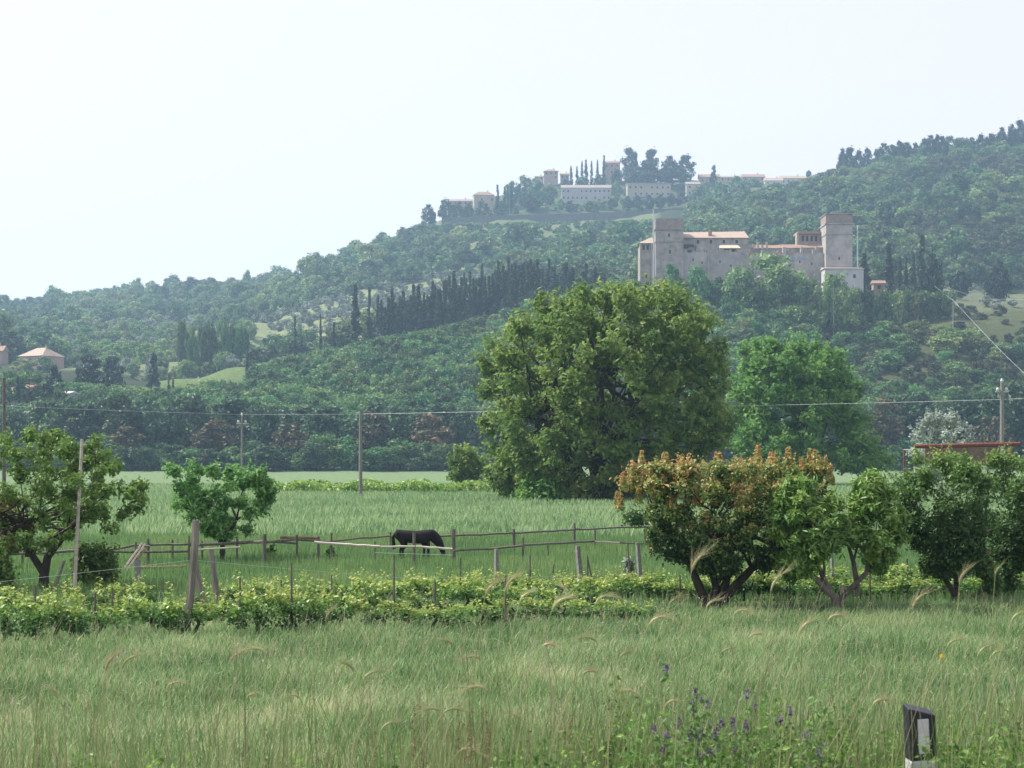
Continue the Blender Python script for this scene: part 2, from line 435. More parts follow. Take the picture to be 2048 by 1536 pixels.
# ------------------------------------------------------------------ templates for woodland trees (unit: metres, base at z=0)
def make_tree(name, label, cat, mat, H, Rr, seed, nc=26, per=60, size=.65, z0=.18, shape='round', group=None, bark=BARK, trunk_r=.22, aspect=1.4, tb=.45):
    rng = np.random.RandomState(seed)
    root = empty(name, (0, 0, -500), label, cat, group)
    if shape == 'round':
        prof = [(H * z0, -Rr * .5, Rr * .5), (H * .35, -Rr * .95, Rr * .9), (H * .55, -Rr, Rr), (H * .78, -Rr * .8, Rr * .85), (H * .92, -Rr * .45, Rr * .5), (H, -Rr * .12, Rr * .15)]
        cc, cr = prof_clumps(rng, prof, nc, Rr * .30)
    elif shape == 'column':
        prof = [(0, -Rr * .5, Rr * .5), (H * .1, -Rr * .85, Rr * .85), (H * .4, -Rr, Rr), (H * .65, -Rr * .7, Rr * .7), (H * .85, -Rr * .3, Rr * .3), (H * 1.02, -Rr * .08, Rr * .08)]
        cc, cr = prof_clumps(rng, prof, nc, Rr * .33, shell=.4)
        top = np.array([[0, 0, H * k] for k in (.86, .91, .955, .985)]); cc = np.vstack([cc, top]); cr = np.append(cr, [Rr * .34, Rr * .25, Rr * .16, Rr * .1])
    elif shape == 'cone':
        prof = [(H * .1, -Rr, Rr), (H * .35, -Rr * .8, Rr * .8), (H * .7, -Rr * .42, Rr * .42), (H, -Rr * .05, Rr * .05)]
        cc, cr = prof_clumps(rng, prof, nc, Rr * .3)
    else:
        prof = [(H * .03, -Rr * .8, Rr * .8), (H * .4, -Rr, Rr), (H * .8, -Rr * .7, Rr * .7), (H, -Rr * .2, Rr * .25)]
        cc, cr = prof_clumps(rng, prof, nc, Rr * .33)
    tbs = np.clip(rng.normal(tb, .17, len(cc)), 0, 1)
    ge = Geo(); clumps(ge, rng, cc, cr, per, size, aspect=aspect, tbase=tbs, flat=1.3 if shape == 'column' else .8)
    ge.build('crown', mat, root)
    tr = Geo()
    th = H * (.4 if shape == 'round' else .8 if shape in ('column', 'cone') else .25)
    tr.tube([(0, 0, -1.0), (Rr * .02, 0, th * .5), (0, 0, th)], [trunk_r * 1.2, trunk_r, trunk_r * .6], 6)
    if shape == 'round': limbs(tr, rng, (0, 0, th * .95), cc, trunk_r * .6, 5, sides=4)
    tr.build('trunk', bark, root)
    return root

rng0 = np.random.RandomState(11)
oaks = [make_tree('oak_tree', '', 'tree', L_oak, 10, 5.0 + (i % 3) * .5, 20 + i, nc=30, per=60, size=.62, z0=.1) for i in range(4)]
edges = [make_tree('edge_tree', '', 'tree', L_edge, 18, 7.0 + (i % 2), 40 + i, nc=46, per=75, size=.8, z0=.02) for i in range(3)]
rusts = [make_tree('brownish_tree', '', 'tree', L_rust, 14, 5.0, 50 + i, nc=36, per=65, size=.65, z0=.05) for i in range(2)]
fars = [make_tree('hill_tree', '', 'tree', L_far, 11, 6.0 + i * .4, 60 + i, nc=26, per=42, size=1.0, z0=.03) for i in range(3)]
scrubs = [make_tree('scrub_bush', '', 'bush', L_scrub, 4.5, 3.4, 70 + i, nc=18, per=45, size=.6, shape='bush') for i in range(2)]
pales = [make_tree('pale_tree', '', 'tree', L_pale, 10, 5.4, 120 + i, nc=26, per=42, size=.8, z0=.05) for i in range(2)]
olives = [make_tree('olive_tree', '', 'tree', L_olive, 5.2, 3.0, 80 + i, nc=18, per=50, size=.5, z0=.2) for i in range(3)]
cyps = [make_tree('cypress_tree', '', 'tree', L_cyp, 20, 2.1, 90 + i, nc=60, per=40, size=.6, shape='column', aspect=1.9) for i in range(3)]
pines = [make_tree('pine_tree', '', 'tree', L_pine, 18, 8, 100 + i, nc=36, per=50, size=1.1, z0=.12) for i in range(2)]
cones = [make_tree('fir_tree', '', 'tree', L_pine, 14, 4.2, 110, nc=36, per=40, size=.9, shape='cone')]
TH = {id(o): h for lst, h in ((oaks, 10), (edges, 18), (rusts, 14), (fars, 11), (scrubs, 4.5), (olives, 5.2), (cyps, 20), (pines, 18), (cones, 14)) for o in lst for _ in (0,)}
TR = {'oak': (oaks, 10, 5.5), 'edge': (edges, 18, 7.5), 'rust': (rusts, 14, 5), 'far': (fars, 11, 6.4), 'scrub': (scrubs, 4.5, 3.4), 'pale': (pales, 10, 5.4), 'olive': (olives, 5.2, 3), 'cyp': (cyps, 20, 2.1), 'pine': (pines, 18, 8), 'fir': (cones, 14, 4.2)}
used = set()
def place(kind, X, Y, H, W, label, group=None, rz=None, name=None, z=None, i=None):
    """puts a woodland tree of height H and width W on the ground at X, Y"""
    lst, h0, r0 = TR[kind]
    k = rng0.randint(len(lst)) if i is None else i
    base = lst[k]
    sx = W / (2 * r0); sz = H / h0
    zz = float(gz(X, Y)) - .2 if z is None else z
    rz = rng0.uniform(0, 6.28) if rz is None else rz
    if base.name not in used:
        used.add(base.name); o = base
        o.location = (X, Y, zz); o.rotation_euler = (0, 0, rz); o.scale = (sx, sx, sz)
        o['label'] = label
        if group: o['group'] = group
    else:
        o = dup(base, (X, Y, zz), rz, (sx, sx, sz), label, group)
        if not group and 'group' in o: del o['group']
    return o

ORD = ['first', 'second', 'third', 'fourth', 'fifth', 'sixth', 'seventh', 'eighth', 'ninth', 'tenth', 'eleventh', 'twelfth', 'thirteenth', 'fourteenth', 'fifteenth', 'sixteenth', 'seventeenth', 'eighteenth', 'nineteenth', 'twentieth']
def orde(i):
    if i < 20: return ORD[i]
    tens = {2: 'twenty', 3: 'thirty', 4: 'forty', 5: 'fifty', 6: 'sixty', 7: 'seventy', 8: 'eighty', 9: 'ninety'}
    a, b = divmod(i + 1, 10)
    return tens[a] + '-' + ORD[b - 1] if b else tens[a][:-1] + 'ieth'

# --- tree line at the far edge of the level field
EPX = np.arange(-330, 2420, 47.0)
k_in = 0
for i, px in enumerate(EPX):
    p = px + rng0.uniform(-14, 14); D = rng0.uniform(474, 500)
    top = np.interp(p, [0, 150, 300, 450, 700, 950, 1250, 1500, 1750, 1900, 2048], [812, 800, 790, 800, 808, 812, 800, 790, 790, 775, 770]) + rng0.uniform(-14, 16)
    X = (p - 1024) * D / F
    H = CZ + (HY - top) * D / F - float(gz(X, D))
    vis = -30 < p < 2080 and not (985 < p < 1480)
    if vis:
        lab = '%s dark tree from the left along the far edge of the field' % orde(k_in); k_in += 1
    else: lab = 'dark tree of the far tree line, mostly behind the huge tree' if 900 < p < 1600 else 'dark tree of the far tree line beyond the picture edge'
    place('edge', X, D, H, rng0.uniform(13, 18), lab, 'tree line at the far edge of the field')
for n, (p, top, w, what) in enumerate([(430, 838, 11, 'brownish tree in the tree line left of the thin pole'), (745, 822, 10, 'rusty brown round tree just right of the wire pole'), (862, 828, 11, 'brown tree in the tree line left of the big tree'),
                        (1765, 795, 10, 'brown tree right of the bright green tree'), (580, 845, 9, 'dull brown low tree in the tree line centre left'), (1985, 830, 9, 'brown thin tree beside the right utility pole'), (250, 850, 9, 'brown tree behind the left fruit tree')]):
    D = 469; X = (p - 1024) * D / F; w += 3
    place('rust', X, D, CZ + (HY - top) * D / F - float(gz(X, D)), w, what, 'brown trees in the tree line')
for n, (p, top, w) in enumerate([(60, 880, 12), (640, 868, 11), (330, 885, 10), (905, 900, 9), (500, 880, 12), (800, 875, 12), (200, 870, 12), (1830, 870, 13), (700, 872, 10), (1700, 880, 10)]):
    D = 466; X = (p - 1024) * D / F
    place('oak', X, D, CZ + (HY - top) * D / F - float(gz(X, D)), w, '%s low green shrub tree from the left at the foot of the tree line' % ORD[[0, 4, 2, 7, 3, 6, 1, 9, 5, 8][n]], 'low trees at the foot of the tree line')

for n in range(34):
    p = -20 + n * 31 + rng0.uniform(-9, 9) if n < 32 else 1790 + (n - 32) * 60
    D = rng0.uniform(459, 466); X = (p - 1024) * D / F; H = rng0.uniform(4, 8)
    place('oak' if n % 3 else 'edge', X, D, H, H * rng0.uniform(1.2, 1.7), '%s bush from the left along the foot of the tree line' % orde(n), 'bushes along the foot of the tree line')
# --- woods on the slopes
LIMPX = [-400, 0, 200, 350, 480, 560, 700, 860, 1000, 1100, 1180, 1270, 1330, 1400, 1470, 1550, 1620, 1640, 1725, 1900, 2048, 2400]
LIMY = [760, 765, 770, 782, 745, 720, 688, 662, 625, 590, 562, 562, 545, 556, 535, 510, 528, 584, 582, 590, 612, 640]
cands = []
D = 500.0
while D < 1830:
    sp = 7.0 if D < 760 else 9.5 if D < 1150 else 11.0
    for X in np.arange(-620 * D / 1500 - 60, 620 * D / 1500 + 60, sp):
        x = X + rng0.uniform(-.4, .4) * sp; d = D + rng0.uniform(-.45, .45) * sp
        cands.append((x, d))
    D += sp
individuals = []; mass = []
def fld(x, y):   # slow patchiness
    return math.sin(x * .031 + y * .017 + 1.3) + math.sin(x * .013 - y * .027 + .4) + .6 * math.sin(x * .071 + y * .053)
for x, d in cands:
    px = 1024 + F * x / d
    if px < -420 or px > 2480: continue
    z = float(gz(x, d)); gy = HY - (z - CZ) * F / d
    u = rng0.uniform(); f = fld(x, d)
    kind = 'oak'; H = rng0.uniform(7.5, 11.5); W = rng0.uniform(8.5, 12.5)
    ytop_lim = None
    if d < 765:
        ytop_lim = np.interp(px, LIMPX, LIMY) - 4
        if 1270 < px < 1735 and d > 682: continue
        if px > 1735 and 668 < d: 
            if u > .25: continue
            kind = 'scrub'; H = rng0.uniform(2, 4); W = rng0.uniform(4, 8)
        elif px > 1640 and d > 560:
            if f > 1.25: continue
            kind = 'scrub' if u < .62 else 'oak'
            H = rng0.uniform(2.5, 5) if kind == 'scrub' else rng0.uniform(5, 8); W = H * rng0.uniform(1.2, 1.8)
        if 300 < px < 500 and 640 < d < 765: continue
        if -420 < px < 110 and 560 < d < 625: continue
        if -420 < px < 110 and d <= 560: ytop_lim = 806
        if 560 < px < 1290 and d > 716: continue
    elif d < 1150:
        if 500 < px < 1000 and d > 860:
            continue            # olive grove, laid out below
        if px < 110 and 770 < d < 812: continue
        if px < 110 and d < 790: ytop_lim = 728; H = rng0.uniform(5, 8)
        if 120 < px < 500:
            if f > .45: continue
            if u < .4: kind = 'olive'; H = rng0.uniform(4, 6); W = H * 1.3
            else: H = rng0.uniform(6, 11); W = H
        elif px > 1820 and d < 900:
            if u < .7: continue
            kind = 'olive'; H = rng0.uniform(3, 5); W = H * 1.4
        elif px > 1480:
            kind = 'far' if f < .9 else 'scrub'
            H = rng0.uniform(6, 10) if kind == 'far' else rng0.uniform(4.5, 6.5); W = H * rng0.uniform(1.1, 1.5) * (1 if kind == 'far' else 1.5)
        else: kind = 'far'; H = rng0.uniform(7, 11); W = rng0.uniform(9, 13)
        if d < 800 and 560 < px < 1290: continue
    else:
        kind = 'far'; H = rng0.uniform(6, 10.5); W = rng0.uniform(9, 14)
        if 500 < px < 720 and d < 1500: 
            if f > 1.5: continue
        if px < 560 and f > .9: kind = 'olive'; H = 5; W = 8
        if px > 1480 and f > .9: kind = 'scrub'; H = rng0.uniform(5, 7.5); W = H * 1.9
        if 870 < px < 1400 and d > 1468: continue
        if 1400 <= px < 1640 and d > 1500: continue
        if 860 < px < 1400 and d > 1150: ytop_lim = np.interp(px, [860, 1000, 1200, 1380], [446, 444, 440, 437])
        if 1380 <= px < 1640: ytop_lim = np.interp(px, [1380, 1440, 1540, 1640], [385, 372, 370, 352])
        if px > 1640 and d > 1480: continue
        if px <= 870 and d > 1500 and px > 560: continue
    if 940 < px < 1320 and 1230 < d < 1450:
        if math.sin(d * .14 + X * .004) < -.1: continue
        H *= .75; W *= .85
    f2 = math.sin(x * .019 - d * .023 + 2.1) + math.sin(x * .043 + d * .011) + .5 * math.sin(x * .09 - d * .07)
    if kind == 'far' or (kind == 'oak' and d > 600):
        if kind == 'far':
            k_ = math.exp(rng0.normal(0, .28)); H *= k_; W *= k_
        if f2 + rng0.normal(0, .5) > (.9 if px > 620 else .1): kind = 'pale'
        elif px < 600 and d > 780 and rng0.uniform() < (.55 if f2 > -.6 else .15): kind = 'olive'; H = rng0.uniform(4.5, 6.5); W = H * 1.5
        elif px > 1650 and d > 760 and rng0.uniform() < .25: kind = 'scrub'; H = rng0.uniform(4.5, 7); W = H * 1.7
    top = gy - H * F / d
    if ytop_lim is not None and top < ytop_lim:
        H = (gy - ytop_lim) * d / F
        if H < 3.0: continue
        W = min(W, H * 1.5)
    # what nothing in view could show
    if px < -60 or px > 2110: mass.append((kind, x, d, z, H, W)); continue
    if d < 765 and kind in ('oak', 'pale') and not (d < 560 and 985 < px < 1480) and gy - H * F / d < 800: individuals.append((kind, x, d, z, H, W, px))
    else: mass.append((kind, x, d, z, H, W))
# the oaks that show largest are things of their own; the rest is one woodland
ZON = [(420, 'in the left valley'), (690, 'left of the lone tall cypress'), (940, 'below the cypress row'), (1270, 'behind the big tree'), (1480, 'under the curtain wall'), (1640, 'between the castle towers'), (1800, 'under the right tower'), (9999, 'at the right edge')]
rng0.shuffle(individuals)
individuals.sort(key=lambda q: -(q[4] * q[5]) / (q[2] ** 2) * (1.3 if HY - (q[3] + q[4] - CZ) * F / q[2] < np.interp(q[6], LIMPX, LIMY) + 45 else 1))
N_IND = 285
cnt = {}
for q in sorted(individuals[:N_IND], key=lambda q: q[6]):
    kind, x, d, z, H, W, px = q
    zn = [w for lim, w in ZON if px < lim][0]
    band = 'low down' if d < 580 else 'half way up' if d < 650 else 'near the crest'
    look = 'tall' if H > 10.2 else 'low' if H < 7.5 else 'broad' if W > 11.5 else 'rounded'
    key = (zn, band); cnt[key] = cnt.get(key, 0) + 1
    if kind == 'pale': look = 'pale ' + look
    place(kind, x, d, H, W, '%s oak %s, %s, %s from left' % (look, zn, band, orde(cnt[key] - 1)), 'oaks of the wooded slope')
for q in individuals[N_IND:]: mass.append(tuple(q[:6]))

sc_ = sorted([q for q in mass if q[0] == 'scrub' and 1640 < 1024 + F * q[1] / q[2] < 2060 and q[2] < 765], key=lambda q: q[1] / q[2])
for n, q in enumerate(sc_[:150]):
    mass.remove(q); kind, x, d, z, H, W = q
    place('scrub', x, d, H, W, '%s low bush from the left on the scrubby slope below the castle cypresses' % orde(n % 99) if n < 99 else '%s low bush counted from the right edge of the scrubby slope' % orde(len(sc_[:150]) - 1 - n), 'bushes of the scrubby slope')
for n in range(16):
    p = 1722 + n * 12; d = 690 + rng0.uniform(-3, 3); X = (p - 1024) * d / F; zg = float(gz(X, d))
    H = max(CZ + (HY - 578 - rng0.uniform(0, 6)) * d / F - zg, 2)
    place('oak' if n % 3 else 'pale', X, d, H, rng0.uniform(6, 9), '%s bush from the left in the hedge under the castle cypresses' % orde(n), 'hedge under the castle cypresses')
for n, (p, d, t_) in enumerate([(1640, 690, 582), (1660, 686, 588), (1700, 684, 584), (1722, 688, 580), (1620, 690, 560), (1600, 688, 548)]):
    X = (p - 1024) * d / F; zg = float(gz(X, d))
    place('oak', X, d, max(CZ + (HY - t_) * d / F - zg, 3), 7, '%s small oak at the foot of the right tower' % orde(n), 'small oaks at the foot of the right tower')
KN = ['oak', 'far', 'scrub', 'olive', 'pale']
pts, rot, scl, kd = [], [], [], []
for kind, x, d, z, H, W in mass:
    lst, h0, r0 = TR[kind]
    pts.append((x, d, z - .2)); rot.append((0, 0, rng0.uniform(0, 6.28))); s = W / (2 * r0)
    scl.append((s, s, H / h0)); kd.append([k for k in range(len(KN)) if KN[k] == kind][0] * 4 + rng0.randint(len(lst)))
def scatter(name, label, pts, rot, scl, kd, table):
    me = bpy.data.meshes.new(name)
    me.vertices.add(len(pts)); me.vertices.foreach_set('co', np.array(pts).ravel())
    me.attributes.new('rot', 'FLOAT_VECTOR', 'POINT').data.foreach_set('vector', np.array(rot).ravel())
    me.attributes.new('scl', 'FLOAT_VECTOR', 'POINT').data.foreach_set('vector', np.array(scl).ravel())
    me.attributes.new('sort', 'INT', 'POINT').data.foreach_set('value', np.array(kd, np.int32))
    o = bpy.data.objects.new(name, me); COL.objects.link(o)
    tag(o, label, None, None, 'stuff')
    ng = bpy.data.node_groups.new(name, 'GeometryNodeTree')
    ng.interface.new_socket('Geometry', in_out='INPUT', socket_type='NodeSocketGeometry')
    ng.interface.new_socket('Geometry', in_out='OUTPUT', socket_type='NodeSocketGeometry')
    gi = ng.nodes.new('NodeGroupInput'); go = ng.nodes.new('NodeGroupOutput')
    jn = ng.nodes.new('GeometryNodeJoinGeometry')
    def attr(n, ty):
        q = ng.nodes.new('GeometryNodeInputNamedAttribute'); q.data_type = ty; q.inputs['Name'].default_value = n; return q.outputs[0]
    aR = attr('rot', 'FLOAT_VECTOR'); aS = attr('scl', 'FLOAT_VECTOR'); aK = attr('sort', 'INT')
    for k, ob in table.items():
        oi = ng.nodes.new('GeometryNodeObjectInfo'); oi.transform_space = 'ORIGINAL'; oi.inputs['Object'].default_value = ob; oi.inputs['As Instance'].default_value = True
        cp = ng.nodes.new('FunctionNodeCompare'); cp.data_type = 'INT'; cp.operation = 'EQUAL'
        ints = [s for s in cp.inputs if s.type == 'INT']
        ng.links.new(aK, ints[0]); ints[1].default_value = k
        ip = ng.nodes.new('GeometryNodeInstanceOnPoints')
        ng.links.new(gi.outputs[0], ip.inputs['Points']); ng.links.new(oi.outputs['Geometry'], ip.inputs['Instance'])
        ng.links.new(cp.outputs[0], ip.inputs['Selection']); ng.links.new(aR, ip.inputs['Rotation']); ng.links.new(aS, ip.inputs['Scale'])
        ng.links.new(ip.outputs[0], jn.inputs[0])
    ng.links.new(jn.outputs[0], go.inputs[0])
    md = o.modifiers.new('scatter', 'NODES'); md.node_group = ng
    return o
def crown_of(t): return [c for c in t.children if c.name.startswith('crown')][0]
scatter('hillside_wood', 'dense wood of mixed green trees covering the hills', pts, rot, scl, kd, {KN.index(k) * 4 + j: crown_of(o) for k in KN for j, o in enumerate(TR[k][0])})

# --- olive grove in rows on the open slope above the cypresses
ol = []
for r_, d in enumerate(np.arange(875, 1190, 13.0)):
    for X in np.arange(-180, 10, 8.6):
        x = X + rng0.uniform(-1, 1) + (r_ % 2) * 4; dd = d + rng0.uniform(-1.5, 1.5) + x * .12
        px = 1024 + F * x / dd
        z = float(gz(x, dd)); gy = HY - (z - CZ) * F / dd
        if 520 < px < 985 and gy < 668: ol.append((x, dd, px, r_))
rng_o = np.random.RandomState(3)
ol = [q for q in ol if rng_o.uniform() < .9]
ol = sorted(ol, key=lambda q: q[1])[:290]
cnt = {}
for x, d, px, r_ in sorted(ol, key=lambda q: (q[3], q[2])):
    H = rng0.uniform(4.2, 6.2); cnt[r_] = cnt.get(r_, 0) + 1
    place('olive', x, d, H, H * rng0.uniform(1.05, 1.4), '%s silvery olive tree from the left in the %s row up the slope' % (orde(cnt[r_] - 1), orde(len(cnt) - 1)), 'olive grove on the slope')

for n_, (p, d) in enumerate([(300, 830), (345, 905)]):
    X = (p - 1024) * d / F; place('pale', X, d, 8, 8, '%s pale round tree behind the grassy field' % ['left', 'right'][n_], i=n_)
# --- cypresses on the spur
cy = [(590, 632, 9), (641, 628, 9), (668, 645, 10), (711, 574, 24), (739, 577, 13)]
x = 756.0
while x < 1262:
    top = np.interp(x, [750, 800, 850, 930, 1000, 1060, 1100, 1180, 1230, 1262], [592, 580, 570, 543, 518, 512, 520, 528, 548, 556]) + rng0.uniform(-4, 30)
    cy.append((x, top, rng0.uniform(13, 21))); x += rng0.uniform(4.0, 7.5)
for i, (p, top, w) in enumerate(cy):
    d = (rng0.uniform(722, 775) if i > 4 else 712) ; X = (p - 1024) * d / F
    H = CZ + (HY - top) * d / F - float(gz(X, d))
    lab = ['small cypress at the left end of the cypress row', 'thin short cypress in front of the olive grove', 'short cypress left of the tall lone cypress', 'tall dark lone cypress in front of the olive grove', 'very slender cypress right of the tall lone one'][i] if i < 5 else '%s cypress from the left in the dense dark cypress row' % orde(i - 5)
    place('cyp', X, d, H, w * d / F, lab, 'cypress row on the spur')
for p, top, w, d, lab in [(1729, 508, 26, 712, 'dark cypress close beside the right castle tower'), (1778, 490, 24, 716, 'slim tall cypress right of the white castle annex'), (1800, 514, 15, 722, 'thin cypress third from the castle tower'),
                     (1812, 516, 13, 724, 'thin pale cypress fourth from the castle tower'), (1827, 508, 15, 720, 'thin cypress left of the tallest one'), (1844, 470, 26, 728, 'tallest cypress of the group right of the castle'),
                     (215, 738, 14, 600, 'cypress in front of the dark trees left'), (338, 748, 8, 655, 'small cypress on the grassy field'), (346, 756, 9, 652, 'shorter cypress on the grassy field'), (495, 690, 9, 690, 'cypress on the rim of the grassy field'),
                     (36, 755, 14, 556, 'cypress in front of the lower house'), (6, 762, 16, 556, 'cypress at the left edge before the lower house'), (1330, 508, 10, 900, 'small cypress behind the castle tower'),
                     (155, 735, 16, 610, 'left cypress before the dark trees left')]:
    X = (p - 1024) * d / F
    place('cyp', X, d, CZ + (HY - top) * d / F - float(gz(X, d)), w * d / F, lab)
for kind, p, top, w, d, lab in [('pine', 1864, 504, 52, 720, 'round dark pine at the right end of the castle cypresses'), ('pine', 1995, 520, 66, 790, 'dark round tree beyond the field at the right edge'), ('pine', 1920, 540, 50, 800, 'dark tree between the pine and the right edge'),
                           ('oak', 1555, 508, 130, 672, 'large round oak in front of the castle wall'), ('oak', 1672, 545, 66, 662, 'oak before the white annex of the castle'), ('oak', 1652, 556, 62, 676, 'oak hiding the left part of the white annex'), ('oak', 1705, 572, 50, 680, 'low oak at the right foot of the white annex'), ('oak', 1395, 528, 60, 668, 'oak at the foot of the left castle tower'),
                           ('oak', 1480, 530, 90, 668, 'oak left of the large round oak before the castle'), ('oak', 1345, 528, 60, 672, 'pointed oak touching the left castle tower'),
                           ('pine', 180, 712, 70, 620, 'dark tree with brownish crown in the left valley'), ('pine', 225, 712, 60, 616, 'broad dark tree behind the cypress in the left valley'), ('pine', 108, 730, 40, 585, 'dark tree between the two red roofs'),
                           ('fir', 307, 696, 34, 690, 'dark conical tree beside the grassy field'), ('pine', 22, 662, 62, 820, 'dark tree over the upper pale roof'), ('oak', 60, 738, 80, 590, 'green tree between the upper and lower house'), ('oak', 20, 740, 70, 585, 'green bush tree at the left edge'), ('pale', 48, 716, 60, 770, 'green tree in front of the farmhouse with pale roof'), ('oak', 88, 712, 50, 772, 'green tree at the right corner of the farmhouse'), ('oak', 118, 776, 50, 548, 'green tree half hiding the white roofed shed'),
                           ('pine', 95, 765, 40, 553, 'dark bush right of the lower red roof'),
                           ('far', 494, 541, 22, 1600, 'lone tree standing up from the left skyline'), ('far', 275, 556, 26, 1720, 'tree bump on the left skyline')]:
    X = (p - 1024) * d / F
    place(kind, X, d, CZ + (HY - top) * d / F - float(gz(X, d)), w * d / F, lab)
# pale loose trees behind the grassy field
for i, p in enumerate(np.arange(362, 505, 13)):
    d = 800 + rng0.uniform(-8, 8); X = (p - 1024) * d / F; top = 650 + rng0.uniform(-12, 14)
    place('oak', X, d, CZ + (HY - top) * d / F - float(gz(X, d)), rng0.uniform(5, 7.5), '%s pale poplar-like tree from the left above the grassy field' % orde(i), 'pale trees above the grassy field')

# --- village trees
def vt(kind, p, top, base, w, lab, d=1560, group=None):
    X = (p - 1024) * d / F; zt = CZ + (HY - top) * d / F; zb = CZ + (HY - base) * d / F
    zg = float(gz(X, d)); zb = min(zb, zg)
    place(kind, X, d, zt - zb, w * d / F, lab, group, z=zb)
for p, top, w in [(1142, 332, 9), (1154, 334, 8), (1164, 322, 8), (1172, 321, 10), (1183, 322, 8), (1195, 320, 8), (1208, 312, 9)]:
    vt('cyp', p, top, 358, w, '%s small cypress from the left on the village top' % ORD[[1142, 1154, 1164, 1172, 1183, 1195, 1208].index(p)], 1640, 'cypresses on the village top')
for j, (p, top, w) in enumerate([(995, 370, 10), (1009, 374, 7), (1016, 372, 6), (1023, 366, 9)]):
    vt('cyp', p, top, 405, w, '%s cypress beside the cream village house, counted from the left' % ORD[j], 1545, 'cypresses beside the cream village house')
for kind, p, top, base, w, d, lab in [
    ('pine', 1258, 296, 350, 40, 1650, 'leftmost tall dark tree on the village hilltop'), ('fir', 1270, 295, 345, 22, 1648, 'pointed dark tree in the hilltop clump'), ('pine', 1303, 298, 350, 38, 1650, 'middle tall dark tree on the village hilltop'),
    ('pine', 1340, 312, 362, 44, 1640, 'dark tree right of the middle hilltop tree'), ('pine', 1372, 310, 364, 46, 1640, 'broad dark tree at the right end of the hilltop clump'), ('pine', 1295, 322, 366, 70, 1625, 'low broad tree in front of the hilltop clump'),
    ('pine', 1345, 335, 368, 80, 1620, 'low dark tree above the flat village block'), ('far', 1235, 335, 358, 30, 1630, 'green tree left of the hilltop clump'), ('far', 1262, 342, 362, 34, 1620, 'light green tree under the hilltop clump'),
    ('fir', 1427, 326, 352, 18, 1640, 'small pointed fir on the village skyline'), ('far', 1618, 340, 352, 14, 1640, 'small round tree at the right end of the village'), ('fir', 1660, 338, 356, 14, 1560, 'small dark tree before the conifer ridge'),
    ('pine', 857, 409, 448, 34, 1500, 'round tree at the left tip of the village'), ('far', 890, 398, 436, 36, 1512, 'first green tree right of the left tip of the village'), ('far', 915, 402, 436, 32, 1512, 'second green tree above the left end of the wall'),
    ('far', 938, 404, 436, 30, 1510, 'third green tree above the left end of the wall'), ('far', 965, 402, 434, 34, 1512, 'green tree under the cream village house'), ('far', 1003, 400, 432, 36, 1512, 'green tree under the village cypresses'),
    ('pine', 1063, 388, 426, 46, 1508, 'large round dark tree standing on the village wall'), ('far', 1100, 366, 402, 44, 1545, 'dark tree left of the long grey house'), ('far', 1075, 356, 392, 44, 1570, 'tree below the pink house'),
    ('far', 1048, 352, 392, 44, 1580, 'tree on the left shoulder of the village hill'), ('far', 1022, 364, 402, 34, 1570, 'green tree right of the village cypresses'), ('far', 1085, 378, 408, 36, 1530, 'bush left of the long grey house'),
    ('pine', 1140, 402, 424, 26, 1508, 'dark tree below the long grey house'), ('far', 1120, 398, 420, 24, 1515, 'bush left of the dark tree on the wall'), ('far', 1180, 400, 424, 30, 1510, 'first green tree under the long grey house'),
    ('far', 1203, 397, 424, 34, 1510, 'second green tree under the long grey house'), ('far', 1225, 396, 422, 30, 1515, 'tree between the long and the flat house'),
    ('pine', 1255, 392, 420, 26, 1508, 'first dark hedge tree under the flat house'), ('pine', 1275, 391, 419, 26, 1508, 'second dark hedge tree under the flat house'), ('pine', 1297, 390, 419, 28, 1508, 'third dark hedge tree under the flat house'),
    ('pine', 1320, 389, 418, 28, 1508, 'fourth dark hedge tree under the flat house'), ('pine', 1343, 387, 417, 28, 1508, 'fifth dark hedge tree under the flat house'), ('pine', 1365, 384, 416, 30, 1510, 'dark tree at the right end of the hedge'),
    ('far', 1400, 374, 420, 50, 1520, 'dark green tree right of the village wall'), ('far', 1440, 362, 415, 60, 1530, 'dark tree under the village skyline roofs'), ('far', 1480, 366, 420, 56, 1520, 'tree under the long row of roofs'),
    ('far', 1412, 362, 385, 30, 1590, 'tree before the skyline house'), ('far', 1475, 352, 372, 40, 1610, 'tree before the row of roofs, left'), ('far', 1505, 356, 380, 44, 1600, 'tree before the row of roofs, middle'), ('far', 1555, 366, 385, 40, 1590, 'tree before the white roof row, right'),
    ('far', 1600, 358, 380, 44, 1590, 'tree at the right end of the roofs'), ('far', 1130, 358, 368, 30, 1610, 'bush on the terrace left above the long house'), ('far', 1165, 352, 366, 36, 1612, 'bush on the terrace above the long house'), ('far', 1200, 350, 366, 40, 1612, 'right bush on the terrace above the long house'),
    ('far', 1232, 362, 392, 22, 1560, 'tree between the long grey and the flat house, upper')]:
    vt(kind, p, top, base, w, lab, d)
nv = 0
for p in sorted([rng0.uniform(885, 1385) for _ in range(60)]):
    lo = rng0.uniform() < .55
    if not lo and p < 1035: continue
    d = rng0.uniform(1500, 1535) if lo else rng0.uniform(1592, 1630)
    X = (p - 1024) * d / F; zg = float(gz(X, d)); gy_ = HY - (zg - CZ) * F / d
    H = rng0.uniform(3.0, 6.5)
    place('far' if rng0.uniform() < .5 else 'pale', X, d, H, H * rng0.uniform(1.1, 1.7), '%s small garden tree from the left on the village slope' % orde(nv), 'small garden trees on the village slope'); nv += 1
